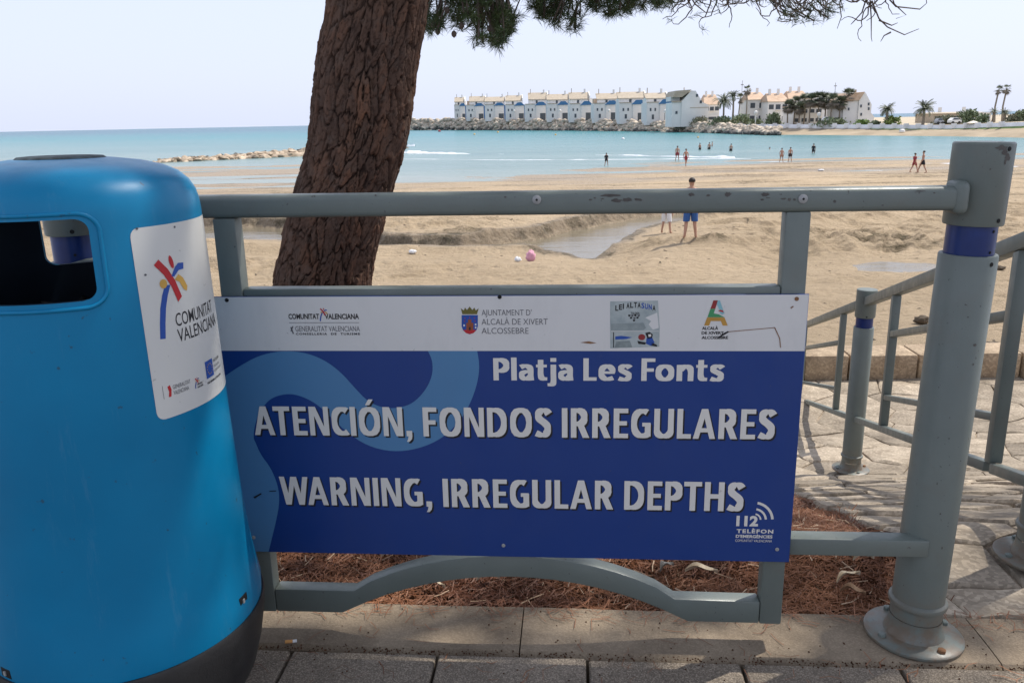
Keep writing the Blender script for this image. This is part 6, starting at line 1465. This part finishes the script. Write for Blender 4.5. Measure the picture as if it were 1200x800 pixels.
# sparse right-hand twigs
pts, dirs = [], []
def curl(px, py, D, n, L_, down=True, r=.0035, sd0=0):
    P = [hang(px, py, D)]; a = random.uniform(-2.6, -.6); e = 0
    for i in range(n):
        a += random.gauss(0, .55)+.12*sd0; P.append(P[-1]+Vector((cos(a)*L_/n, random.gauss(0, .006), sin(a)*L_/n)))
    return P
for k in range(105):
    px = random.uniform(800, 985); top_ = -34; P = curl(px, random.uniform(-30, -2), random.uniform(5.5, 6.3), 9, random.uniform(.12, .30), sd0=random.choice((-1, 1))); twigs.append([tuple(p) for p in P])
    if random.random() < .1 or (px > 900 and random.random() < .5): pts.append(tuple(P[-1])); dirs.append((random.gauss(0, .5), 0, random.uniform(0, .8)))
for (px, py) in ((912, 6), (918, 10), (925, 16), (932, 10), (940, 14), (948, 20), (955, 26), (952, 12), (962, 16), (970, 12), (975, 16), (968, 20), (930, 20), (943, 24), (905, 2), (880, -2), (860, -4), (896, -4), (785, 4), (776, 8)):
    for _ in range(2): p = hang(px+random.uniform(-3, 3), py+random.uniform(-3, 3), 5.8); pts.append(tuple(p)); dirs.append((random.uniform(-.1, .8), 0, random.uniform(-.2, .9)))
    twigs.append([tuple(p), tuple(p+Vector((-.06, 0, .03))), tuple(p+Vector((-.15, .02, .13)))])
tufts('sparse_needles', pts, dirs, 16, (.035, .07), .0028, M_NEEDLE, .6)
for k in range(15):
    px = random.uniform(992, 1040); P = curl(px, random.uniform(-35, 2), 5.8, 12, random.uniform(.2, .36), sd0=random.choice((-1, 1, 0))); twigs.append([tuple(p) for p in P])
for P in (((1018, -30), (1020, 6), (1021, 22), (1021, 34), (1021, 44), (1022, 49)), ((1018, -10), (1010, 15), (1000, 26), (997, 29)), ((1022, 2), (1030, 22), (1040, 32), (1060, 41), (1067, 38), (1077, 34)), ((1030, 24), (1045, 30), (1052, 27)), ((1044, 38), (1036, 42), (1032, 49)), ((1024, -20), (1050, 8), (1078, 11), (1086, 4), (1083, -20)), ((990, -30), (984, 5), (986, 20), (981, 34)), ((1040, -20), (1048, 5), (1062, 18), (1050, 22))):
    twigs.append([tuple(hang(x, y, 5.8)) for x, y in P])
mb = MB()
for P in twigs: mb.tube(P, [.0058-.0040*i/(len(P)-1) for i in range(len(P))], 4, cap=False)
tag(mb.build('twigs', M_TWIG, pine), kind='stuff')
# small cones on the left cluster
for (px, py) in ((508, 30), (513, 37), (541, 30), (524, 12), (574, 34), (560, 8), (532, 40)):
    p = hang(px, py, 5.0); o = MB().lathe([(.001, -.022), (.012, -.012), (.016, 0), (.012, .012), (.001, .02)], 8, cap=False).build('cone', M_TWIG, pine, True); o.location = p

# drift debris on the sand: weed scraps and twigs, too many to count
random.seed(77); V = []; Fs = []
for i in range(1500):
    y = 9+46*random.random()**1.4; x = random.uniform(-.62, .66)*y
    lane = fbm(np.array(x*.25), np.array(y*.5), 3, 95)
    if lane < .5 or sdist(np.array([x]), np.array([y]), pool)[0] < .3: continue
    if y < 8.6 and x > 0: continue
    z = ground_at(x, y)+.004; L_ = random.uniform(.02, .09)*(1+y*.02); a = random.uniform(0, 3.1); w_ = L_*random.uniform(.12, .5); k = len(V)
    c_, s_ = cos(a), sin(a)
    for (u, v, h) in ((-1, -1, 0), (1, -.6, 0), (1, 1, 0), (-1, .7, 0), (.1, 0, random.uniform(.3, .7)*w_/L_+.15)): V.append((x+(u*c_*L_-v*s_*w_)/2, y+(u*s_*L_+v*c_*w_)/2, z+h*L_*.5))
    Fs += [(k, k+1, k+4), (k+1, k+2, k+4), (k+2, k+3, k+4), (k+3, k, k+4)]
tag(MB().add(V, Fs).build('beach_debris', M_WOOD), 'dark scraps of weed and wood strewn over the sand', 'debris', kind='stuff')

# stray needles and grit blown onto kerb, paving and path
def stray(n, name, mat, vr, ur, ln, wd, label, zf):
    V = []; Fs = []
    for i in range(n):
        u = random.uniform(*ur); v = vr[0]+(vr[1]-vr[0])*random.random(); p = fxy(u, v); z = zf(p.x, p.y); a = random.uniform(0, pi); L_ = random.uniform(*ln); w_ = wd*random.uniform(.6, 1.4); c_ = random.gauss(0, .2)*L_; k = len(V)
        for t_ in (-.5, 0, .5):
            for s_ in (-1, 1): x = t_*L_; y = c_*4*t_*t_+s_*w_/2; V.append((p.x+x*cos(a)-y*sin(a), p.y+x*sin(a)+y*cos(a), z+.0015+.002*abs(t_)))
        Fs += [(k, k+1, k+3, k+2), (k+2, k+3, k+5, k+4)]
    tag(MB().add(V, Fs).build(name, mat), label, 'litter', kind='stuff')
stray(420, 'stray_needles', M_DRYNEEDLE, (.06, .135), (-.5, 2.2), (.02, .07), .0016, 'loose pine needles strewn along the back of the kerb', lambda x, y: .0035)
stray(230, 'stray_needles', M_DRYNEEDLE, (-.35, .1), (-.5, 2.2), (.02, .06), .0016, 'few loose pine needles on kerb and pavers', lambda x, y: .0035)
V = []; Fs = []
for i in range(1500):
    u = random.uniform(-.5, 2.2); v = random.gauss(K_OFF0-.003, .006) if i % 3 else random.uniform(-.4, .12); p = fxy(u, v); r_ = random.uniform(.0008, .0028); k = len(V); z = .0015 if i % 3 == 0 else -.001
    a = random.uniform(0, 6)
    for j in range(4): V.append((p.x+r_*cos(a+j*pi/2), p.y+r_*sin(a+j*pi/2), z))
    V.append((p.x, p.y, z+r_*1.1)); Fs += [(k+j, k+(j+1) % 4, k+4) for j in range(4)]
tag(MB().add(V, Fs).build('grit', M_SOIL), 'brown grit and crumbs caught in the paving joints', 'grit', kind='stuff')
